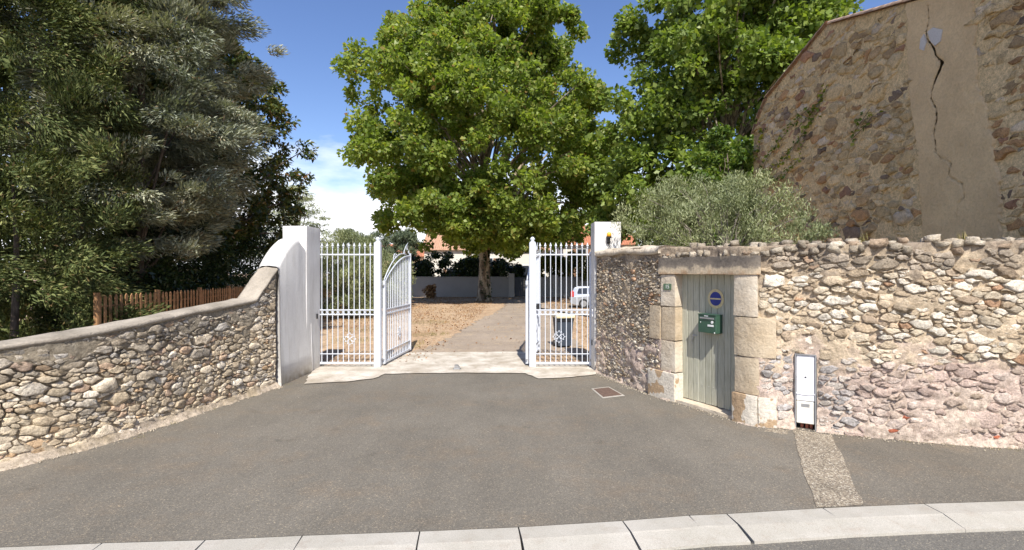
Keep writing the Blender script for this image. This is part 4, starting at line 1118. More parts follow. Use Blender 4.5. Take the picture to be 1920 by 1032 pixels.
# opener on the right leaf
op = thing('gate_opener', 'black articulated gate opener arm behind the right gate panel', 'gate opener', (0.80, 15.3, 1.45))
MB().box(-0.09, 0.07, -0.1, 0.1, -0.08, 0.10, 0.01).build('motor', M_black, op)
MB().tube([(0.05, 0, -0.05), (0.35, -0.15, -0.07), (0.62, -0.4, -0.12)], 0.022, 8).build('arm', M_black, op, True)
MB().tube([(0.62, -0.4, -0.12), (1.1, -1.0, -0.16), (1.35, -1.75, -0.15)], 0.018, 8).build('arm', M_black, op, True)
# ground stop
gs = thing('gate_stop', 'small metal gate stop fixed to the concrete in the middle of the entrance', 'gate stop', (*gp(857, 694), 0.03))
MB().prism([(-0.075, 0.0), (0.075, 0.0), (0.06, 0.05), (0.02, 0.10), (-0.06, 0.10)], -0.06, 0.06, Matrix.Rotation(math.radians(90), 4, 'X')).build('housing', M_steel, gs)
MB().box(-0.10, 0.10, -0.09, 0.09, 0.0, 0.008).build('base_plate', M_steel, gs)
# drain cover
dr = thing('manhole_cover', 'rusty square manhole cover set in the asphalt by the right wall', 'manhole cover')
c = [gp(1113, 731), gp(1141, 728), gp(1166, 742), gp(1131, 746)]
cx = sum(p[0] for p in c) / 4; cy = sum(p[1] for p in c) / 4
dr.location = (cx, cy, 0.0)
cc = [(x - cx, y - cy) for x, y in c][::-1]
MB().prism([(x * 1.18, y * 1.18) for x, y in cc], -0.02, 0.014).build('frame', M_kerb, dr)
MB().prism(cc, -0.02, 0.019).build('lid', M_rust, dr)

# ------------------------------------------------------------------ bin
bn = thing('wheelie_bin', 'dark grey wheeled rubbish bin with a cream lid behind the right gate panel', 'bin', (xp(1056, 16.9), 16.95, 0.02), math.radians(8))
vs = []
for z, w, d, o in ((0.06, 0.21, 0.22, 0.0), (0.55, 0.25, 0.28, 0.0), (0.92, 0.275, 0.33, 0.0), (0.98, 0.29, 0.35, 0)):
    vs += [(-w, -d, z), (w, -d, z), (w, d, z), (-w, d, z)]
fs = [(0, 3, 2, 1)] + [(4 * k + a, 4 * k + (a + 1) % 4, 4 * k + 4 + (a + 1) % 4, 4 * k + 4 + a) for k in range(3) for a in range(4)]
MB().add(vs, fs).build('body', M_bin_grey, bn)
MB().prism([(-0.38, 0.98), (0.37, 0.98), (0.38, 1.02), (0.25, 1.09), (-0.3, 1.10), (-0.39, 1.03)], -0.30, 0.30, Matrix(((0, 0, 1, 0), (1, 0, 0, 0), (0, 1, 0, 0), (0, 0, 0, 1)))).build('lid', M_bin_lid, bn)
MB().tube([(-0.25, 0.36, 1.0), (-0.25, 0.44, 1.02), (0.25, 0.44, 1.02), (0.25, 0.36, 1.0)], 0.015, 6).build('handle', M_black, bn)
for sx in (-0.27, 0.27): MB().lathe([(0, -0.025), (0.10, -0.025), (0.10, 0.025), (0, 0.025)], (sx, 0.17, 0.10), 16, Matrix.Rotation(math.radians(90), 3, 'Y')).build('wheel', M_black, bn)
MB().box(-0.275, 0.275, -0.35, -0.334, 0.88, 0.92).build('rim', M_black, bn)

# ------------------------------------------------------------------ car (rear left, nose right)
car = thing('parked_car', 'silver estate car parked under the trees at the back of the garden', 'car', (xp(1073, 35.0) + 2.2, 35.6, 0.0), math.radians(-8))
side = [(-2.15, 0.32), (-2.2, 0.75), (-2.12, 1.0), (-1.98, 1.38), (-1.75, 1.48), (0.2, 1.5), (0.55, 1.42), (1.15, 1.0), (1.95, 0.88), (2.15, 0.7), (2.2, 0.35), (1.85, 0.25), (-1.85, 0.25)]
secs = [(-0.87, 0.86), (-0.83, 0.98), (0.83, 0.98), (0.87, 0.86)]
mbc = MB(); n = len(side)
def carw(z): return 0.86 if z < 0.95 else 0.86 - (z - 0.95) * 0.32
vs = [(x, -carw(z), z) for x, z in side] + [(x, carw(z), z) for x, z in side]
mbc.add(vs, [tuple(range(n)), tuple(range(2 * n - 1, n - 1, -1))] + [(i, i + n, (i + 1) % n + n, (i + 1) % n) for i in range(n)])
mbc.build('body', M_car, car)
def cw(x, z, e=0.012): return (x, -(carw(z) + e), z)
for poly in ([(-1.78, 1.02), (-1.66, 1.36), (-1.05, 1.40), (-1.05, 1.02)], [(-0.98, 1.02), (-0.98, 1.40), (-0.1, 1.41), (-0.1, 1.02)], [(-0.02, 1.02), (-0.02, 1.41), (0.32, 1.38), (0.85, 1.02)]):
    for sgn in (1, -1):
        v = [(x, sgn * y, z) for x, y, z in [cw(*p) for p in poly]]
        MB().add(v + [(x, y * 0.97, z) for x, y, z in v], [(0, 1, 2, 3), (7, 6, 5, 4), (0, 4, 5, 1), (1, 5, 6, 2), (2, 6, 7, 3), (3, 7, 4, 0)]).build('window', M_glass, car)
MB().add([(-2.115, -0.68, 1.03), (-2.115, 0.68, 1.03), (-1.99, 0.64, 1.38), (-1.99, -0.64, 1.38), (-2.05, -0.68, 1.03), (-2.05, 0.68, 1.03), (-1.93, 0.64, 1.38), (-1.93, -0.64, 1.38)], [(0, 1, 2, 3), (7, 6, 5, 4), (0, 4, 5, 1), (1, 5, 6, 2), (2, 6, 7, 3), (3, 7, 4, 0)]).build('rear_window', M_glass, car)
for sgn in (-1, 1):
    MB().box(-2.21, -1.98, sgn * 0.80 - 0.09, sgn * 0.80 + 0.09, 0.78, 1.16, 0.02).build('tail_lamp', M_red, car)
    MB().box(2.0, 2.2, sgn * 0.68 - 0.14, sgn * 0.68 + 0.14, 0.62, 0.78, 0.02).build('headlight', M_cab, car)
    MB().tube([(-1.6, sgn * 0.66, 1.53), (0.1, sgn * 0.66, 1.55)], 0.02, 6).build('roof_rail', M_black, car)
    for wx in (-1.32, 1.35):
        w_ = part('wheel', MB().lathe([(0.0, -0.1), (0.32, -0.1), (0.33, -0.06), (0.33, 0.06), (0.32, 0.1), (0.0, 0.1)], n=20, M=Matrix.Rotation(math.radians(90), 3, 'X')).mesh('wheel'), M_tyre, car, (wx, sgn * 0.80, 0.33))
        part('rim', MB().lathe([(0.0, -0.11), (0.20, -0.11), (0.21, 0.11), (0.0, 0.11)], n=14, M=Matrix.Rotation(math.radians(90), 3, 'X')).mesh('rim'), M_steel, w_)
MB().box(-2.25, -2.15, -0.84, 0.84, 0.35, 0.60, 0.03).build('bumper', M_car, car)
MB().box(-2.265, -2.252, -0.26, 0.26, 0.62, 0.73).build('number_plate', M_label, car)

# ------------------------------------------------------------------ picket fence on its low wall
FP = [(-8.9, 10.4), (-9.4, 17.8), (-12.9, 35), (-11.9, 44)]
lowall = thing('low_garden_wall', 'low grey wall carrying the picket fence along the left of the garden', 'wall', (-9.4, 18, 0))
pf = thing('picket_fence', 'orange-brown wooden picket fence behind the left stone wall', 'fence', (-9.2, 14, 0.7))
mwall = MB()
FF = Face(FP, True)
uu = np.linspace(0, FF.L, 60); w1 = FF.world(uu, -0.05, 0.12); w2 = FF.world(uu, 0.68, 0.12); w3 = FF.world(uu, 0.68, -0.12); w4 = FF.world(uu, -0.05, -0.12)
vs = [tuple(p) for q in zip(w1, w2, w3, w4) for p in q]
mwall.add(vs, [(4 * k + a, 4 * k + 4 + a, 4 * k + 4 + (a + 1) % 4, 4 * k + (a + 1) % 4) for k in range(59) for a in range(3)] + [(0, 1, 2, 3), (236, 239, 238, 237)])
mwall.build('masonry', M_grey_pillar, lowall)
pk = MB().prism([(-0.036, 0), (0.036, 0), (0.036, 1.32), (0.0, 1.37), (-0.036, 1.32)], -0.010, 0.010, Matrix.Rotation(math.radians(90), 4, 'X')).mesh('picket')
u = 0.62; cnt = 0; rk = random.Random(6)
while u < FF.L and cnt < 255:
    p = FF.world(u, 0.72, 0.04); q = FF.world(u + 0.02, 0.7, 0.04)
    o = part('picket', pk, M_wood_fence, None, tuple(p), (0, rk.uniform(-0.01, 0.01), math.atan2(q[1] - p[1], q[0] - p[0])))
    o.parent = pf; o.matrix_parent_inverse = Matrix.Identity(4); o.location = Vector(p) - Vector(pf.location) - Vector((0, 0, 0.09))
    o.location.z += rk.uniform(-0.012, 0.012)
    u += 0.155; cnt += 1
for k, uu_ in enumerate(np.arange(0.6, FF.L, 1.9)):
    p = FF.world(uu_, 0.69, 0.0); MB().box(p[0] - 0.045, p[0] + 0.045, p[1] - 0.045, p[1] + 0.045, 0.69, 2.05, 0.006).build('fence_post', M_wood_fence, pf)
for z in (0.95, 1.75):
    uu = np.linspace(0.6, FF.L, 30); MB().tube([tuple(FF.world(a, z, 0.0)) for a in uu], 0.025, 4).build('fence_rail', M_wood_fence, pf)

# ------------------------------------------------------------------ back wall, gate and houses
bw = thing('garden_wall', 'grey rendered wall closing the back of the garden behind the plane tree', 'wall', (-6, 51, 0))
rough_box('masonry', -15, -0.30, 51.0, 51.25, -0.05, 1.95, M_grey_render, bw, 0.02, 0.8, 5)
rough_box('masonry', 2.15, 14, 51.0, 51.25, -0.05, 1.95, M_grey_render, bw, 0.02, 0.8, 6)
MB().box(-0.32, 0.24, 50.85, 51.4, -0.05, 2.35, 0.02).build('pier', M_grey_pillar, bw)
MB().box(4.0, 4.6, 50.85, 51.4, -0.05, 2.2, 0.02).build('pier', M_grey_pillar, bw)
MB().box(-15, -0.33, 50.96, 51.29, 1.952, 2.01, 0.01).build('wall_cap', M_grey_pillar, bw)
MB().box(4.62, 14, 50.96, 51.29, 1.952, 2.01, 0.01).build('wall_cap', M_grey_pillar, bw)
bg = thing('metal_gate', 'dark blue-grey sheet metal gate in the back garden wall', 'gate', (1.2, 51.1, 0))
for k in range(8): MB().box(-0.93 + k * 0.235, -0.93 + k * 0.235 + 0.225, -0.03, 0.03, 0.05, 1.95, 0.01).build('panel', M_darkmetal, bg)
MB().box(-0.95, 0.95, 0.03, 0.06, 0.9, 1.0).build('rail', M_darkmetal, bg)

def house(name, label, x0, x1, y0, y1, zw, zr, wall_m, tile_m, wins, axis='x', chim=None):
    r = thing(name, label, 'house', ((x0 + x1) / 2, y0, 0)); ox, oy = (x0 + x1) / 2, y0
    W = (x1 - x0) / 2; D = y1 - y0
    MB().box(-W, W, 0, D, -0.3, zw).build('wall', wall_m, r)
    e = 0.45
    # gable triangle and roof rows of tiles
    mb = MB().add([(-W, 0.001, zw), (W, 0.001, zw), (-W, D, zw), (W, D, zw), (-W, D / 2, zr), (W, D / 2, zr)], [(0, 1, 5, 4), (3, 2, 4, 5), (0, 4, 2), (1, 3, 5)])
    mb.build('attic', wall_m, r)
    roof = thing.__wrapped__ if False else None
    rf = MB()
    for sgn in (0, 1):
        n = int((2 * W + 2 * e) / 0.28); ya = -e if sgn == 0 else D + e; za = zw - 0.15; yb = D / 2; zb = zr + 0.10
        for k in range(n):
            xa = -W - e + k * 0.28
            prof = [(xa, 0.0), (xa + 0.07, 0.07), (xa + 0.14, 0.09), (xa + 0.21, 0.07), (xa + 0.28, 0.0)]
            v = [(x, ya, za + dz) for x, dz in prof] + [(x, yb, zb + dz) for x, dz in prof]
            rf.add(v, [(i, i + 1, i + 6, i + 5) for i in range(4)] + [(0, 1, 2, 3, 4)])
    rf.build('roof', tile_m, r)
    for (wx, wz, ww, wh) in wins:
        w_ = MB().box(wx - ww / 2 - 0.08, wx + ww / 2 + 0.08, -0.05, 0.02, wz - wh / 2 - 0.08, wz + wh / 2 + 0.08).build('window', M_label, r)
        MB().box(wx - ww / 2, wx + ww / 2, -0.07, -0.052, wz - wh / 2, wz + wh / 2).build('pane', M_glass, w_)
        for s_ in (-1, 1): MB().box(wx + s_ * (ww / 2 + 0.32) - 0.22, wx + s_ * (ww / 2 + 0.32) + 0.22, -0.09, -0.02, wz - wh / 2, wz + wh / 2).build('shutter', M_hoof, r)
    if chim: MB().box(chim - 0.4, chim + 0.4, D / 2 - 0.5, D / 2 + 0.5, zr - 0.8, zr + 1.0).build('chimney', wall_m, r)
    return r
house('house', 'cream house with an orange tiled roof seen under the plane tree', -12, 5.5, 70, 80, 5.6, 8.2, M_house, M_tile2, [(-5, 2.2, 1.2, 1.5), (0.0, 3.6, 1.2, 1.5), (4.9, 2.4, 1.3, 1.9), (7.2, 3.9, 1.1, 1.4)], chim=-2)
hb = house('house', 'pale house with a red tiled roof beyond the right gate panel', 6.2, 15, 62, 71, 5.9, 8.4, M_house, M_tile, [(-2.2, 4.6, 1.1, 1.3), (0.8, 4.6, 1.1, 1.3), (-2.2, 2.2, 1.1, 1.5)], chim=2)
house('house', 'distant ochre house with a red roof behind the pines on the left', -29, -15.5, 92, 102, 5.4, 7.6, M_house2, M_tile, [(-3, 3.4, 1.0, 1.2), (1, 3.4, 1.0, 1.2), (4.5, 3.4, 1.0, 1.2)])

# ------------------------------------------------------------------ old stone building on the right
BX = 9.3
BF = Face([(BX, 19.7), (BX, 5.2)], False)
barn = thing('stone_building', 'tall old brown stone building with a cracked plaster band, behind the right wall', 'building', (BX + 4, 14, 0))
def by(px): return BX * F / (px - F)
def btop(s):
    Y = 19.7 - np.asarray(s, float)
    return np.interp(Y, [5, 9.3, 11.75, 15.1, 18.6, 19.3, 19.7], [6.65, 8.0, 8.74, 9.78, 8.85, 8.3, 7.75])
def pl_l(z): return 19.7 - np.interp(z, [2.5, 5, 7, 9], [by(1737), by(1722), by(1704), by(1700)])
def pl_r(z): return 19.7 - np.interp(z, [2.5, 3.8, 5.5, 6.3, 9], [by(1885), by(1880), by(1858), by(1838), by(1820)])
crack = [(1743, 10), (1744, 38), (1739, 60), (1741, 75), (1752, 89), (1757, 104), (1770, 118), (1764, 132), (1757, 147), (1750, 170), (1748, 184), (1758, 205), (1759, 225), (1753, 250), (1756, 268), (1757, 285), (1767, 300), (1762, 292), (1786, 306), (1781, 330), (1806, 345), (1812, 370), (1799, 383), (1797, 408)]
crs = [(19.7 - by(px), zp(py, by(px)), w * 0.95) for (px, py), w in zip(crack, [.02, .02, .03, .03, .05, .06, .075, .07, .05, .03, .026, .026, .026, .024, .022, .02, .016, .014, .014, .016, .016, .014, .012, .008])]
def seg_d(S, Z, a, b):
    ax, az, aw = a; bx_, bz, bw_ = b; L2 = (bx_ - ax) ** 2 + (bz - az) ** 2 + 1e-9
    t = np.clip(((S - ax) * (bx_ - ax) + (Z - az) * (bz - az)) / L2, 0, 1)
    return np.hypot(S - ax - t * (bx_ - ax), Z - az - t * (bz - az)) - (aw + t * (bw_ - aw)) * 0.6
wall_core('mortar', BF, 0.0, BF.L, btop, 0.5, M_mort_b, barn, amp=0.02, ds=0.05, seed=51, zb=-0.05, top_amp=0.0,
          dfun=lambda S, Z: np.where((S > pl_l(Z) + 0.22) & (S < pl_r(Z) - 0.22) & (Z > 2), -0.45, 0.0))
cellsB = power_cells(0.0, BF.L, 1.2, 9.9, [(0.20, 60), (0.15, 300), (0.11, 1200), (0.08, 5000), (0.058, 9000)], 2.3, 15, None, 0.16)
def in_pl(c): s, z = np.mean(c, 0); w_ = 0.06 * math.sin(z * 9) + 0.05 * math.sin(z * 23); return pl_l(z) - 0.02 + w_ < s < pl_r(z) + 0.02 + w_
cellsB = [c for c in cellsB if max(v[1] for v in c) < float(btop(np.mean([v[0] for v in c]))) - 0.04 and not in_pl(c)]
rngb = np.random.default_rng(14); cellsB = [c for c in cellsB if rngb.uniform() < 0.86]
BRN = [(0.60, 0.46, 0.26), (0.66, 0.52, 0.31), (0.48, 0.35, 0.20), (0.50, 0.31, 0.16), (0.26, 0.20, 0.15), (0.66, 0.55, 0.40), (0.42, 0.25, 0.16)]
def bcol(s, z, rng, A):
    near = s > float(pl_r(z)) - 0.3
    return np.array(pick(rng, BRN, [4, 4, 3, 2.0 if near else 0.9, 0.7, 1.6, 0.5]))
lay_stones(BF, cellsB, barn, M_stone_b, lambda s, z, r: r.uniform(0.004, 0.022), lambda s, z, r, A: 0.014 + 0.10 * math.sqrt(A) * r.uniform(0.2, 1.2), bcol, 61, offf=lambda s, z, r: r.uniform(-0.012, 0.01))
# plaster band with the open crack
zz = np.arange(1.8, 8.9, 0.022); tt = np.linspace(0, 1, 100)
Z = np.repeat(zz[:, None], 100, 1); a = pl_l(Z) + 0.05 * fbm(Z * 3, 0 * Z, 0, 5) + 0.03 * fbm(Z * 14, 0 * Z, 0, 6); b = pl_r(Z) + 0.10 * fbm(Z * 3 + 40, 0 * Z, 0, 8) + 0.04 * fbm(Z * 14, 0 * Z, 0, 7)
S = a + (b - a) * tt[None]
D = 0.045 + 0.012 * fbm(S * 2, Z * 2, 0, 70, 4)
dc = np.full(S.shape, 9.0)
for k in range(len(crs) - 1): dc = np.minimum(dc, seg_d(S, Z, crs[k], crs[k + 1]))
dc = dc + 0.022 * fbm(S * 13, Z * 13, 0, 71, 3, 0.7)
D = np.where(dc < 0.010, D - 0.02, D)
edge = np.minimum(tt, 1 - tt)[None] * (b - a); D = np.where(edge < 0.02, -0.03, D)
Z2 = np.minimum(Z, btop(S) - 0.02)
V = BF.world(S.ravel(), Z2.ravel(), D.ravel()); nr, nc = S.shape
i = np.arange(nr - 1)[:, None] * nc + np.arange(nc - 1)[None]; Q = np.stack([i, i + 1, i + nc + 1, i + nc], -1); Q = Q[~(((dc[:-1, :-1] < 0.001) & (dc[1:, 1:] < 0.001)))]
link_mesh('plaster_band', np_mesh('plaster_band', V, Q), M_barn_plaster, barn, True)
# pale repair patch beside the crack
def flat_patch(pxs, d, name, mat, parent):
    pts = [(19.7 - by(px), zp(py, by(px))) for px, py in pxs]
    v1 = [tuple(BF.world(s, z, d)) for s, z in pts]; v0 = [tuple(BF.world(s, z, 0.03)) for s, z in pts]; n = len(pts)
    MB().add(v1 + v0, [tuple(range(n))] + [(i, i + n, (i + 1) % n + n, (i + 1) % n) for i in range(n)]).build(name, mat, parent)
flat_patch([(1744, 60), (1754, 52), (1772, 56), (1768, 78), (1758, 86), (1750, 78)], 0.064, 'repair_patch', M_patch, barn)
flat_patch([(1737, 64), (1741, 80), (1737, 95), (1729, 92), (1731, 74)], 0.064, 'repair_patch', M_patch, barn)
# rest of the building and rake tiles
MB().add([(BX + 0.5, 19.7, -0.05), (BX + 0.5, 5.2, -0.05), (BX + 9, 5.2, -0.05), (BX + 9, 19.7, -0.05), (BX + 0.5, 19.7, 7.7), (BX + 0.5, 5.2, 6.6), (BX + 9, 5.2, 6.6), (BX + 9, 19.7, 7.7)],
         [(1, 2, 6, 5), (2, 3, 7, 6), (3, 0, 4, 7)]).build('side_walls', M_mort_b, barn)
prof = [(y, float(btop(19.7 - y))) for y in (5.2, 9.3, 11.75, 15.1, 18.6, 19.3, 19.7)]
mr = MB(); n = len(prof)
mr.add([(BX - 0.02, y, z + 0.01) for y, z in prof] + [(BX + 9.3, y, z + 0.01) for y, z in prof], [(i, i + 1, i + 1 + n, i + n) for i in range(n - 1)]); mr.build('roof_deck', M_tile2, barn)
tile = MB()
pr = [(-0.09, 0.0), (-0.08, 0.045), (-0.045, 0.08), (0.0, 0.092), (0.045, 0.08), (0.08, 0.045), (0.09, 0.0), (0.072, 0.0), (0.04, 0.055), (0.0, 0.074), (-0.04, 0.055), (-0.072, 0.0)]
tile.add([(x, -0.2, z) for x, z in pr] + [(x * 0.85, 0.2, z * 0.9) for x, z in pr], [(i, (i + 1) % 12, (i + 1) % 12 + 12, i + 12) for i in range(12)])
tile_me = tile.mesh('roof_tile')
for side_ in (0, 1):
    ys = np.arange(5.4, 15.1, 0.36) if side_ == 0 else np.arange(15.25, 19.6, 0.36)
    for y in ys:
        z = float(btop(19.7 - y)); z2 = float(btop(19.7 - (y + 0.1))); ang = math.atan2(z2 - z, 0.1)
        part('roof_tile', tile_me, M_rake, None, (0, 0, 0)).parent = barn
        o = barn.children[-1] if False else bpy.context.scene.collection.objects[-1]
        o.location = (BX - 0.03, y, z + 0.015); o.rotation_euler = (ang, random.Random(y).uniform(-0.1, 0.1), 0)
# roof tile rows further up the slope
rr = MB()
for k in range(30):
    x = BX + 0.17 + k * 0.3
    for (ya, yb) in ((5.2, 15.1), (15.1, 19.3)):
        za, zb = float(btop(19.7 - ya)), float(btop(19.7 - yb))
        rr.add([(x - 0.1, ya, za + 0.02), (x, ya, za + 0.10), (x + 0.1, ya, za + 0.02), (x - 0.1, yb, zb + 0.02), (x, yb, zb + 0.10), (x + 0.1, yb, zb + 0.02)], [(0, 1, 4, 3), (1, 2, 5, 4), (0, 2, 1), (3, 4, 5)])
o = rr.build('tile_rows', M_tile2, barn); o['kind'] = 'stuff'

# ------------------------------------------------------------------ vegetation
def leaves(name, P, Dr, L, W, mat, parent, seed=0, up=0.3, var=0.35, fold=0.15, rnd=0.55):
    """one small folded leaf at every point of P; Dr = preferred growth direction (n,3)"""
    rng = np.random.default_rng(seed); n = len(P)
    u = Dr + rng.normal(0, rnd, (n, 3)); u /= np.linalg.norm(u, axis=1)[:, None]
    nn = rng.normal(0, 1, (n, 3)); nn[:, 2] += up * 2; nn -= u * np.sum(nn * u, 1)[:, None]; nn /= np.linalg.norm(nn, axis=1)[:, None] + 1e-9
    v = np.cross(nn, u)
    sc = rng.uniform(1 - var, 1 + var, (n, 1)); l = L * sc / 2; w = W * sc / 2
    mid = P - u * l * 0.15
    V = np.stack([P - u * l, mid + v * w + nn * w * fold * 2, P + u * l, mid - v * w + nn * w * fold * 2], 1).reshape(-1, 3)
    Q = np.arange(4 * n).reshape(n, 4)
    return link_mesh(name, np_mesh(name, V, Q), mat, parent)
def clump_points(Cn, R, m, seed, flat=0.75, out=None, pw=0.5):
    rng = np.random.default_rng(seed); n = len(Cn)
    cnt = np.maximum(4, (m * (R / R.mean()) ** 2 * rng.uniform(0.6, 1.4, n))).astype(int)
    idx = np.repeat(np.arange(n), cnt); k = len(idx)
    d = rng.normal(0, 1, (k, 3)); d /= np.linalg.norm(d, axis=1)[:, None]
    r = rng.uniform(0, 1, (k, 1)) ** pw
    off = d * r * R[idx][:, None]; off[:, 2] *= flat
    return Cn[idx] + off, d, idx
def crown_centres(prof, base, n, seed, shell=0.45, bumpy=0.2, sx=1.0, sy=1.0, gaps=-0.16):
    """prof: list of (z, radius)"""
    rng = np.random.default_rng(seed); zs = np.array([p[0] for p in prof]); rs = np.array([p[1] for p in prof])
    out = []
    zz = rng.uniform(zs[0], zs[-1], n * 6); rz = np.interp(zz, zs, rs); keep = rng.uniform(0, rs.max(), n * 6) < rz + 0.15 * rs.max(); zz = zz[keep][:n]; rz = rz[keep][:n]
    a = rng.uniform(0, 2 * math.pi, len(zz)); q = shell + (1 - shell) * rng.uniform(0, 1, len(zz)) ** 0.6
    b = 1 + bumpy * fbm(np.cos(a) * 2.2 + base[0], np.sin(a) * 2.2, zz * 0.5 / max(0.6, rs.max() / 5), seed, 3)
    r = rz * q * b
    out = np.stack([base[0] + r * np.cos(a) * sx, base[1] + r * np.sin(a) * sy, base[2] + zz], 1)
    f = 5.0 / max(1.0, rs.max())
    if gaps > -1: out = out[fbm(out[:, 0] * 0.55 * f, out[:, 1] * 0.55 * f, out[:, 2] * 0.8 * f, seed + 60, 2) > gaps]
    return out
def tree(name, label, cat, base, th, tr, mat_l, mat_b, prof, ncl, clr, m, L, W, seed, shell=0.45, bumpy=0.2, flat=0.75, limbs=30, fork=0.35, grow='out', group=None, sx=1.0, sy=1.0, up=0.3, lean=(0, 0), pw=0.5, trunk_top=None, var=0.35, gaps=-0.16, rnd=0.55):
    """tapered trunk with limbs, crown of leaf clumps. th height of first fork, tr trunk radius"""
    root = thing(name, label, cat, base, group=group)
    Cn = crown_centres(prof, (0, 0, 0), ncl, seed, shell, bumpy, sx, sy, gaps); rng = np.random.default_rng(seed + 1); rd_ = random.Random(seed)
    Cn[:, 0] += lean[0]; Cn[:, 1] += lean[1]
    top = trunk_top if trunk_top else prof[-1][0] * 0.85
    mb = MB(); spine = []; k = 9
    for i in range(k + 1):
        t = i / k; spine.append((lean[0] * t + 0.25 * tr * 3 * math.sin(t * 5 + seed) * t, lean[1] * t + 0.25 * tr * 3 * math.sin(t * 4 + seed * 2) * t, top * t))
    rads = [tr * (1.5 if i == 0 else 1.0) * (1 - 0.85 * (i / k) ** 1.1) for i in range(k + 1)]
    mb.tube([(0, 0, -0.1), (0, 0, 0.12 * tr * 5)] + spine[1:], [tr * 1.75, tr * 1.2] + rads[1:], 12)
    sel = rng.choice(len(Cn), min(limbs, len(Cn)), replace=False)
    for j in sel:
        c = Cn[j]; zt_ = min(max(th, c[2] * rd_.uniform(0.35, 0.7)), top * 0.95); t = zt_ / top
        s0 = np.array([np.interp(t, np.linspace(0, 1, k + 1), [p[a] for p in spine]) for a in range(3)])
        r0 = max(0.012, tr * (1 - 0.85 * t) * rd_.uniform(0.3, 0.55)); d = c - s0
        p1 = s0 + d * 0.35 + np.array([rd_.uniform(-.1, .1) * abs(d[2]), rd_.uniform(-.1, .1) * abs(d[2]), 0.12 * np.linalg.norm(d)])
        p2 = s0 + d * 0.7 + np.array([0, 0, 0.10 * np.linalg.norm(d)])
        mb.tube([tuple(s0), tuple(p1), tuple(p2), tuple(c)], [r0, r0 * 0.7, r0 * 0.42, r0 * 0.15], 6, False)
    mb.build('trunk', mat_b, root, True)
    R = clr * rng.uniform(0.6, 1.35, len(Cn))
    P, D, idx = clump_points(Cn, R, m, seed + 2, flat, pw=pw)
    if grow == 'out':
        G = D * 0.7; oc = Cn[idx].copy(); oc[:, 2] = 0; oc /= np.linalg.norm(oc, axis=1)[:, None] + 0.3; G = G + oc * 0.5; G[:, 2] -= 0.25
    elif grow == 'up': G = D * 0.5; G[:, 2] += 0.9
    elif grow == 'spray':      # fans of needles all pointing out from the tree, tips drooping or lifting together
        oc = Cn[idx].copy(); oc[:, 2] = 0; oc /= np.linalg.norm(oc, axis=1)[:, None] + 0.3; G = D * 0.45 + oc * 0.8 + rng.normal(0, 0.35, (len(Cn), 3))[idx]
    else: G = D
    leaves('crown', P, G, L, W, mat_l, root, seed + 3, up, var, rnd=rnd)
    return root

# the big plane tree in the garden
pt = tree('plane_tree', 'huge leafy plane tree with a pale mottled trunk, standing alone behind the open gate', 'tree', (xp(907, 43), 43.5, 0), 4.8, 0.52, L_plane, M_bark_plane,
     [(4.3, 4.6), (5.2, 7.6), (6.2, 9.0), (8, 9.8), (11, 11.2), (14, 11.4), (17, 10.6), (20, 9.3), (22.5, 7.4), (25, 5.4), (29, 1.5)], 2300, 0.90, 145, 0.30, 0.235, 3, shell=0.34, bumpy=0.34, limbs=80, group='plane trees', up=0.35, lean=(0.5, 0), flat=0.85, var=0.5)
# second plane tree, right
tree('plane_tree', 'dense plane tree on the right rising behind the olive and the stone building', 'tree', (xp(1368, 33), 34, 0), 5, 0.5, L_plane2, M_bark_plane,
     [(2.5, 5.5), (5, 7.8), (9, 8.4), (13, 8.2), (17, 7.3), (20, 6.5), (24, 4.5), (27, 1.5)], 1450, 0.92, 130, 0.32, 0.25, 7, shell=0.30, bumpy=0.30, limbs=60, group='plane trees', up=0.35, flat=0.85, lean=(0.3, 0), var=0.5)
# leafy small tree at the corner of the stone building
tree('leafy_tree', 'small bright green leafy tree against the corner of the stone building', 'tree', (xp(1368, 20.6), 20.8, 0), 2, 0.14, L_bush, M_bark, [(2.5, 1.2), (4, 1.7), (5.5, 1.7), (7, 1.3), (8.6, 0.5)], 130, 0.42, 130, 0.17, 0.12, 17, shell=0.15, limbs=24, up=0.6)
# olive above the right wall
tree('olive_tree', 'silvery grey-green olive spreading above the top of the right stone wall', 'tree', (xp(1360, 11.9), 12.1, 0), 1.6, 0.13, L_olive, M_bark_grey, [(2.3, 0.9), (2.9, 1.3), (3.6, 1.35), (4.2, 1.2), (4.7, 0.8)], 420, 0.28, 120, 0.085, 0.018, 23, shell=0.05, bumpy=0.4, gaps=-0.35, sx=1.85, sy=1.0, limbs=70, grow='up', up=0.2, pw=0.6)
# left trees
tree('green_cypress', 'dense green cypress at the far left rising above the stone wall', 'tree', (-10.9, 11.2, 0), 1.0, 0.09, L_cyp, M_bark, [(0.6, 2.3), (2.5, 2.3), (5, 2.15), (8, 1.9), (11, 1.4), (14, 0.4)], 640, 0.42, 420, 0.11, 0.028, 31, shell=0.45, bumpy=0.5, limbs=0, grow='spray', rnd=0.3, up=0.5, flat=0.9, pw=0.85, gaps=-2, trunk_top=5)
tree('blue_cypress', 'large grey-blue cypress with drooping sprays, right of the green cypress', 'tree', (-10.1, 13.9, 0), 2.2, 0.11, L_ariz, M_bark, [(2.9, 1.1), (3.8, 2.1), (5.5, 2.8), (8, 3.1), (10.5, 2.8), (13, 1.8), (15.5, 0.5)], 640, 0.50, 420, 0.15, 0.032, 37, shell=0.30, bumpy=0.5, limbs=22, up=0.9, flat=0.5, pw=0.8, gaps=-0.6, grow='spray', rnd=0.25)
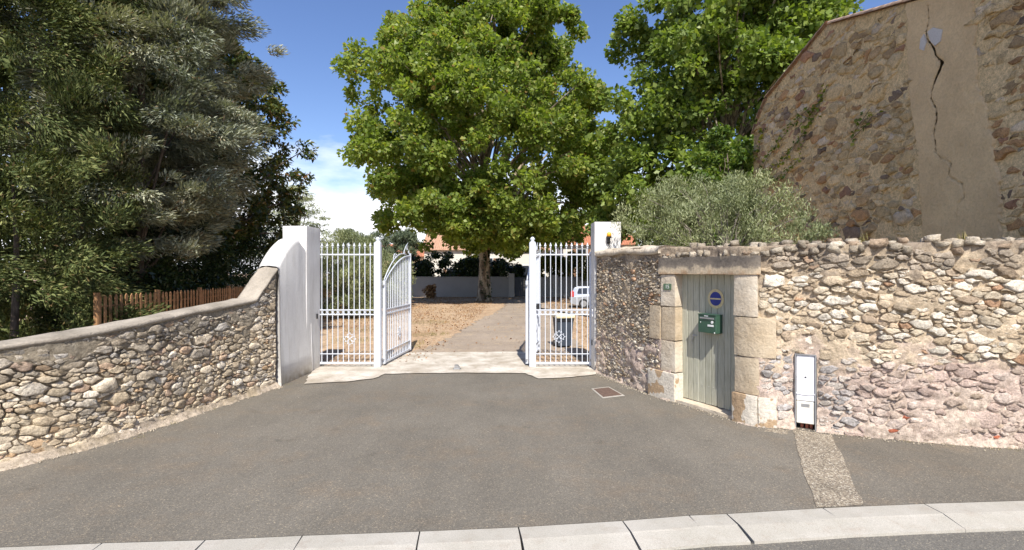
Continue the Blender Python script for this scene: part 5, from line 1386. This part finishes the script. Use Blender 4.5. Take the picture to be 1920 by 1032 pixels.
tree('magnolia_tree', 'glossy-leaved magnolia reaching out to the sky on the right of the blue cypress', 'tree', (-12.2, 20.5, 0), 3, 0.22, L_magn, M_bark, [(3.2, 2.8), (5.0, 3.6), (7.5, 3.6), (9.5, 2.8), (11.2, 1.7), (12.6, 0.5)], 520, 0.42, 85, 0.21, 0.085, 41, shell=0.3, bumpy=0.3, limbs=50, up=0.4, gaps=-2)
tree('dark_conifer', 'dark tall conifer filling the gap behind the two cypresses', 'tree', (-16, 18, 0), 2, 0.3, L_cyp, M_bark, [(0.5, 3.5), (5, 4.2), (10, 3.8), (15, 2.5), (19, 0.6)], 620, 0.7, 90, 0.24, 0.10, 43, shell=0.3, bumpy=0.2, limbs=10, grow='up', up=0.2, gaps=-2)
tree('dark_conifer', 'dark conifer at the left edge behind the green cypress', 'tree', (-19, 14, 0), 2, 0.3, L_cyp, M_bark, [(0.5, 3.2), (5, 4.0), (10, 3.6), (15, 2.5), (19, 0.6)], 300, 0.7, 80, 0.26, 0.11, 44, shell=0.3, bumpy=0.2, limbs=10, grow='up', up=0.2, gaps=-2)
# laurel row behind the pickets
lb = [((-10.9, 14.5), 1.6, 3.7, 'dark laurel bush behind the pickets, the nearest of the row'), ((-11.4, 17.6), 1.8, 4.4, 'dark laurel bush behind the pickets under the magnolia'), ((-12.2, 21.5), 2.2, 4.9, 'broad dark laurel bush behind the pickets, left of the white pillar'), ((-13.3, 26.0), 2.4, 5.3, 'tall dark laurel bush at the far end of the row behind the white pillar')]
for k, ((x, y), r, h, lab) in enumerate(lb):
    tree('laurel_bush', lab, 'bush', (x, y, 0), 0.5, 0.08, L_laur, M_bark, [(0.3, r * 0.9), (h * 0.4, r * 1.1), (h * 0.75, r * 0.95), (h, r * 0.3)], 190, 0.42, 100, 0.13, 0.055, 50 + k, shell=0.3, bumpy=0.2, limbs=20, gaps=-2, group='laurel bushes behind the picket fence')
# cedar beyond the left pillar
tree('cedar_tree', 'feathery cedar with level branch tips just right of the magnolia', 'tree', (-13.0, 30.5, 0), 2, 0.22, L_olive, M_bark, [(1.5, 2.6), (3.5, 2.9), (5.0, 2.5), (6.2, 1.6), (7.6, 0.4)], 260, 0.55, 90, 0.16, 0.035, 61, shell=0.3, bumpy=0.35, limbs=60, flat=0.25, grow='out')
# olives seen through the left panel
tree('olive_tree', 'rounded olive seen through the left gate panel', 'tree', (-9.0, 28.0, 0), 1.0, 0.15, L_olive, M_bark_grey, [(0.4, 1.6), (2.0, 2.2), (3.2, 2.1), (4.2, 1.4), (4.7, 0.4)], 300, 0.38, 130, 0.15, 0.035, 63, shell=0.2, bumpy=0.25, limbs=40, grow='up')
tree('olive_tree', 'smaller olive beside the post of the left gate leaf', 'tree', (-9.4, 36.0, 0), 1.0, 0.15, L_olive, M_bark_grey, [(0.3, 2.0), (2.0, 2.5), (3.0, 2.2), (3.9, 0.8)], 260, 0.45, 120, 0.18, 0.045, 65, shell=0.2, bumpy=0.25, limbs=40, grow='up')
# distant pines
for k, (x, y, h, r, lab) in enumerate([(-22.3, 72, 8.3, 3.2, 'broad far pine with a rounded crown, leftmost beyond the gate'), (-18.6, 74, 8.9, 3.4, 'tallest far pine on the skyline beyond the left gate panel'), (-14.8, 70, 8.2, 3.0, 'far pine nearest the big plane tree, over the ochre house')]):
    tree('pine_tree', lab, 'tree', (x, y, 0), 4, 0.22, L_pine, M_bark, [(4.2, r * 0.8), (5.4, r), (6.8, r * 0.85), (h, r * 0.25)], 130, 0.6, 70, 0.42, 0.10, 70 + k, shell=0.15, bumpy=0.3, limbs=24, grow='up', group='pines on the skyline')
# shrubs over the back wall
for k, (x, y, r, h, mt, lab) in enumerate([(-10.6, 53.2, 1.9, 4.1, L_laur, 'dark shrub over the back wall at its left end'), (-7.4, 53.4, 2.1, 4.4, L_laur, 'dark shrub over the back wall left of the plane trunk'), (-4.0, 53.2, 1.7, 3.9, L_laur, 'dark shrub over the back wall, hard by the plane trunk on its left'), (-0.8, 53.4, 1.7, 3.8, L_laur, 'dark shrub over the back wall right of the plane trunk'),
                                       (4.0, 53.6, 1.9, 4.2, L_yel, 'yellow-green shrub over the back wall seen through the right panel'), (7.2, 53.4, 2.1, 4.7, L_yel, 'taller yellow-green shrub over the back wall above the silver car')]):
    tree('garden_shrub', lab, 'shrub', (x, y, 0), 0.5, 0.1, mt, M_bark, [(0.4, r * 0.9), (h * 0.45, r * 1.15), (h * 0.8, r), (h, r * 0.3)], 150, 0.5, 80, 0.26, 0.14, 80 + k, shell=0.35, bumpy=0.2, limbs=12, group='shrubs over the back wall')
tree('garden_shrub', 'low reddish shrub against the grey back wall', 'shrub', (xp(802, 47), 48.3, 0), 0.2, 0.04, L_dry, M_bark, [(0.1, 0.5), (0.7, 0.6), (1.2, 0.3)], 30, 0.25, 40, 0.2, 0.12, 91, shell=0.1, limbs=8)
# vine on the stone building
vn = thing('climbing_vine', 'sparse climbing vine with yellow-green leaves on the shaded stone building', 'vine', (BX - 0.05, 17, 2.5))
stems = [[(1425, 345), (1440, 300), (1462, 268), (1490, 235), (1505, 218), (1523, 200)], [(1430, 330), (1470, 305), (1495, 270), (1520, 235), (1540, 205)], [(1420, 300), (1432, 255), (1436, 240)], [(1500, 240), (1535, 200), (1556, 158)],
         [(1600, 262), (1628, 235), (1640, 218), (1655, 220)], [(1612, 240), (1635, 205)], [(1440, 345), (1475, 330), (1500, 300), (1512, 262)]]
vs_m = MB(); pv = []; rv = random.Random(3)
for st in stems:
    w_ = [tuple(BF.world(19.7 - by(px), zp(py, by(px)), 0.06) - np.array(vn.location)) for px, py in st]; vs_m.tube(w_, 0.007, 4)
    for a, b in zip(w_, w_[1:]):
        a = np.array(a); b = np.array(b); n = int(np.linalg.norm(b - a) / 0.035)
        for i in range(n):
            if rv.random() < 0.62: pv.append(a + (b - a) * i / n + np.array([-rv.uniform(0.0, 0.09), rv.gauss(0, 0.08), rv.gauss(0, 0.08)]))
vs_m.build('stems', M_bark, vn)
pv = np.array(pv); leaves('foliage', pv, np.tile([-0.6, -0.2, -0.4], (len(pv), 1)), 0.13, 0.11, L_vine, vn, 5, 0.2)
# ivy on the plane trunk
iv = thing('ivy', 'ivy climbing the trunk of the big plane tree', 'ivy', (xp(907, 43), 43.5, 0))
rngi = np.random.default_rng(6); n = 900; zz = rngi.uniform(0, 4.4, n) ; aa = rngi.normal(-1.3, 0.45, n) + zz * 0.12; rr_ = 0.60 - 0.03 * zz + rngi.uniform(0, 0.1, n)
leaves('foliage', np.stack([rr_ * np.cos(aa), rr_ * np.sin(aa), zz], 1)[(fbm(aa * 2, zz * 1.2, 0, 5) > -0.05)], np.tile([0, -0.5, -0.4], (int((fbm(aa * 2, zz * 1.2, 0, 5) > -0.05).sum()), 1)), 0.15, 0.12, L_laur, iv, 8)

# fallen leaves, dry grass, weeds
rngf = np.random.default_rng(12); n = 26000
fx = rngf.uniform(-13, 9, n); fy = 14 + 36 * rngf.uniform(0, 1, n) ** 0.8
onpath = (fx > -2.3 + (fy - 16) * 0.03) & (fx < 2.6) & (fy < 46)
keep = (~onpath | (rngf.uniform(0, 1, n) < 0.08)) & (fbm(fx * 0.4, fy * 0.3, 0, 9) > -0.25); fx, fy = fx[keep], fy[keep]
o = leaves('fallen_leaves', np.stack([fx, fy, np.full(len(fx), 0.04)], 1), np.stack([rngf.normal(0, 1, len(fx)), rngf.normal(0, 1, len(fx)), rngf.normal(0, 0.08, len(fx))], 1), 0.075, 0.06, L_dry, None, 2, 2.5)
tag(o, 'dry brown leaves scattered over the garden soil', 'fallen leaves', kind='stuff')
def tufts(name, label, spots, n, h, mat, seed):
    rng = np.random.default_rng(seed); P = []
    for (x, y, r) in spots:
        k = int(n * r); a = rng.uniform(0, 6.28, k); q = r * np.sqrt(rng.uniform(0, 1, k)); P.append(np.stack([x + q * np.cos(a), y + q * np.sin(a), rng.uniform(0.01, h * 0.6, k)], 1))
    P = np.concatenate(P); G = np.tile([0, 0, 1.4], (len(P), 1)); o = leaves(name, P, G, h, h * 0.07, mat, None, seed, 0.0); tag(o, label, 'grass', kind='stuff')
sp = [gp(775, 645) + (0.4,), gp(770, 652) + (0.35,), gp(820, 628) + (0.5,), gp(790, 630) + (0.6,), gp(660, 640) + (0.8,), (-6, 22, 1.2), (-7, 27, 1.5), (-4, 25, 1.0), (4.2, 24, 1.4), (3.6, 19.5, 0.8)]
tufts('dry_grass', 'tufts of dry grass along the edge of the drive', sp, 260, 0.14, L_grass, 4)
sp = []
for px, py in ((1200, 724), (1180, 716), (1225, 736), (1135, 704), (1620, 822), (1700, 829), (1780, 836), (1860, 842), (1900, 845), (1575, 817), (1460, 803), (540, 722), (470, 745), (400, 768), (330, 795), (260, 822), (1040, 713), (1052, 712)):
    x, y = gp(px, py); sp.append((x, y, 0.09))
tufts('weeds', 'small weeds growing where the walls meet the asphalt', sp, 300, 0.045, L_grass, 7)
tufts('wall_top_weeds', 'dry weeds sprouting from the top of the right wall', [(float(RF.world(u_, 0, -0.2)[0]), float(RF.world(u_, 0, -0.2)[1]), 0.06) for u_ in (RF.s_px(1290), RF.s_px(1500), RF.s_px(1628), RF.s_px(1820))], 200, 0.16, L_grass, 9)
bpy.data.objects['wall_top_weeds'].location.z = 2.97
# pebbles and grit near the kerb and walls
rgp = np.random.default_rng(15); Vp = []; Tp = []; b = 0
oc = np.array([(1, 0, 0), (-1, 0, 0), (0, 1, 0), (0, -1, 0), (0, 0, 1), (0, 0, -0.6)]); ot = np.array([(0, 2, 4), (2, 1, 4), (1, 3, 4), (3, 0, 4), (2, 0, 5), (1, 2, 5), (3, 1, 5), (0, 3, 5)])
def grit(x, y, r):
    global b
    q = oc * r * rgp.uniform(0.6, 1.2, 3); Vp.append(q + np.array([x, y, 0.010 + r * 0.35])); Tp.append(ot + b); b += 6
for _ in range(500):
    u_ = rgp.uniform(0, sL1); w_ = LF.world(u_, 0, 0.05 + abs(rgp.normal(0, 0.07))); grit(w_[0], w_[1], rgp.uniform(0.006, 0.022))
for _ in range(500):
    u_ = rgp.uniform(0, 9.5); w_ = RF.world(u_, 0, 0.06 + abs(rgp.normal(0, 0.07)))
    grit(w_[0], w_[1], rgp.uniform(0.005, 0.018))
for _ in range(160): grit(rgp.uniform(-6, 6), rgp.uniform(5.6, 11), rgp.uniform(0.003, 0.008))
o = link_mesh('grit', np_mesh('grit', np.concatenate(Vp), np.concatenate(Tp), (0.55, 0.48, 0.38)), M_stone_l)
tag(o, 'loose grit and crumbs of stone along the foot of the walls', 'grit', kind='stuff')

# parts modelled in world space sit under Empties placed at their base: cancel the Empty's offset
bpy.context.view_layer.update()
WORLD_SPACE = [lw, rw, ds, dt, lp, rpil, lowall, barn, bw]
for r_ in WORLD_SPACE:
    inv = Matrix.Translation(-Vector(r_.location))
    for ch in r_.children: ch.matrix_parent_inverse = inv
for ch in pf.children:
    if not ch.name.startswith('picket'): ch.matrix_parent_inverse = Matrix.Translation(-Vector(pf.location))
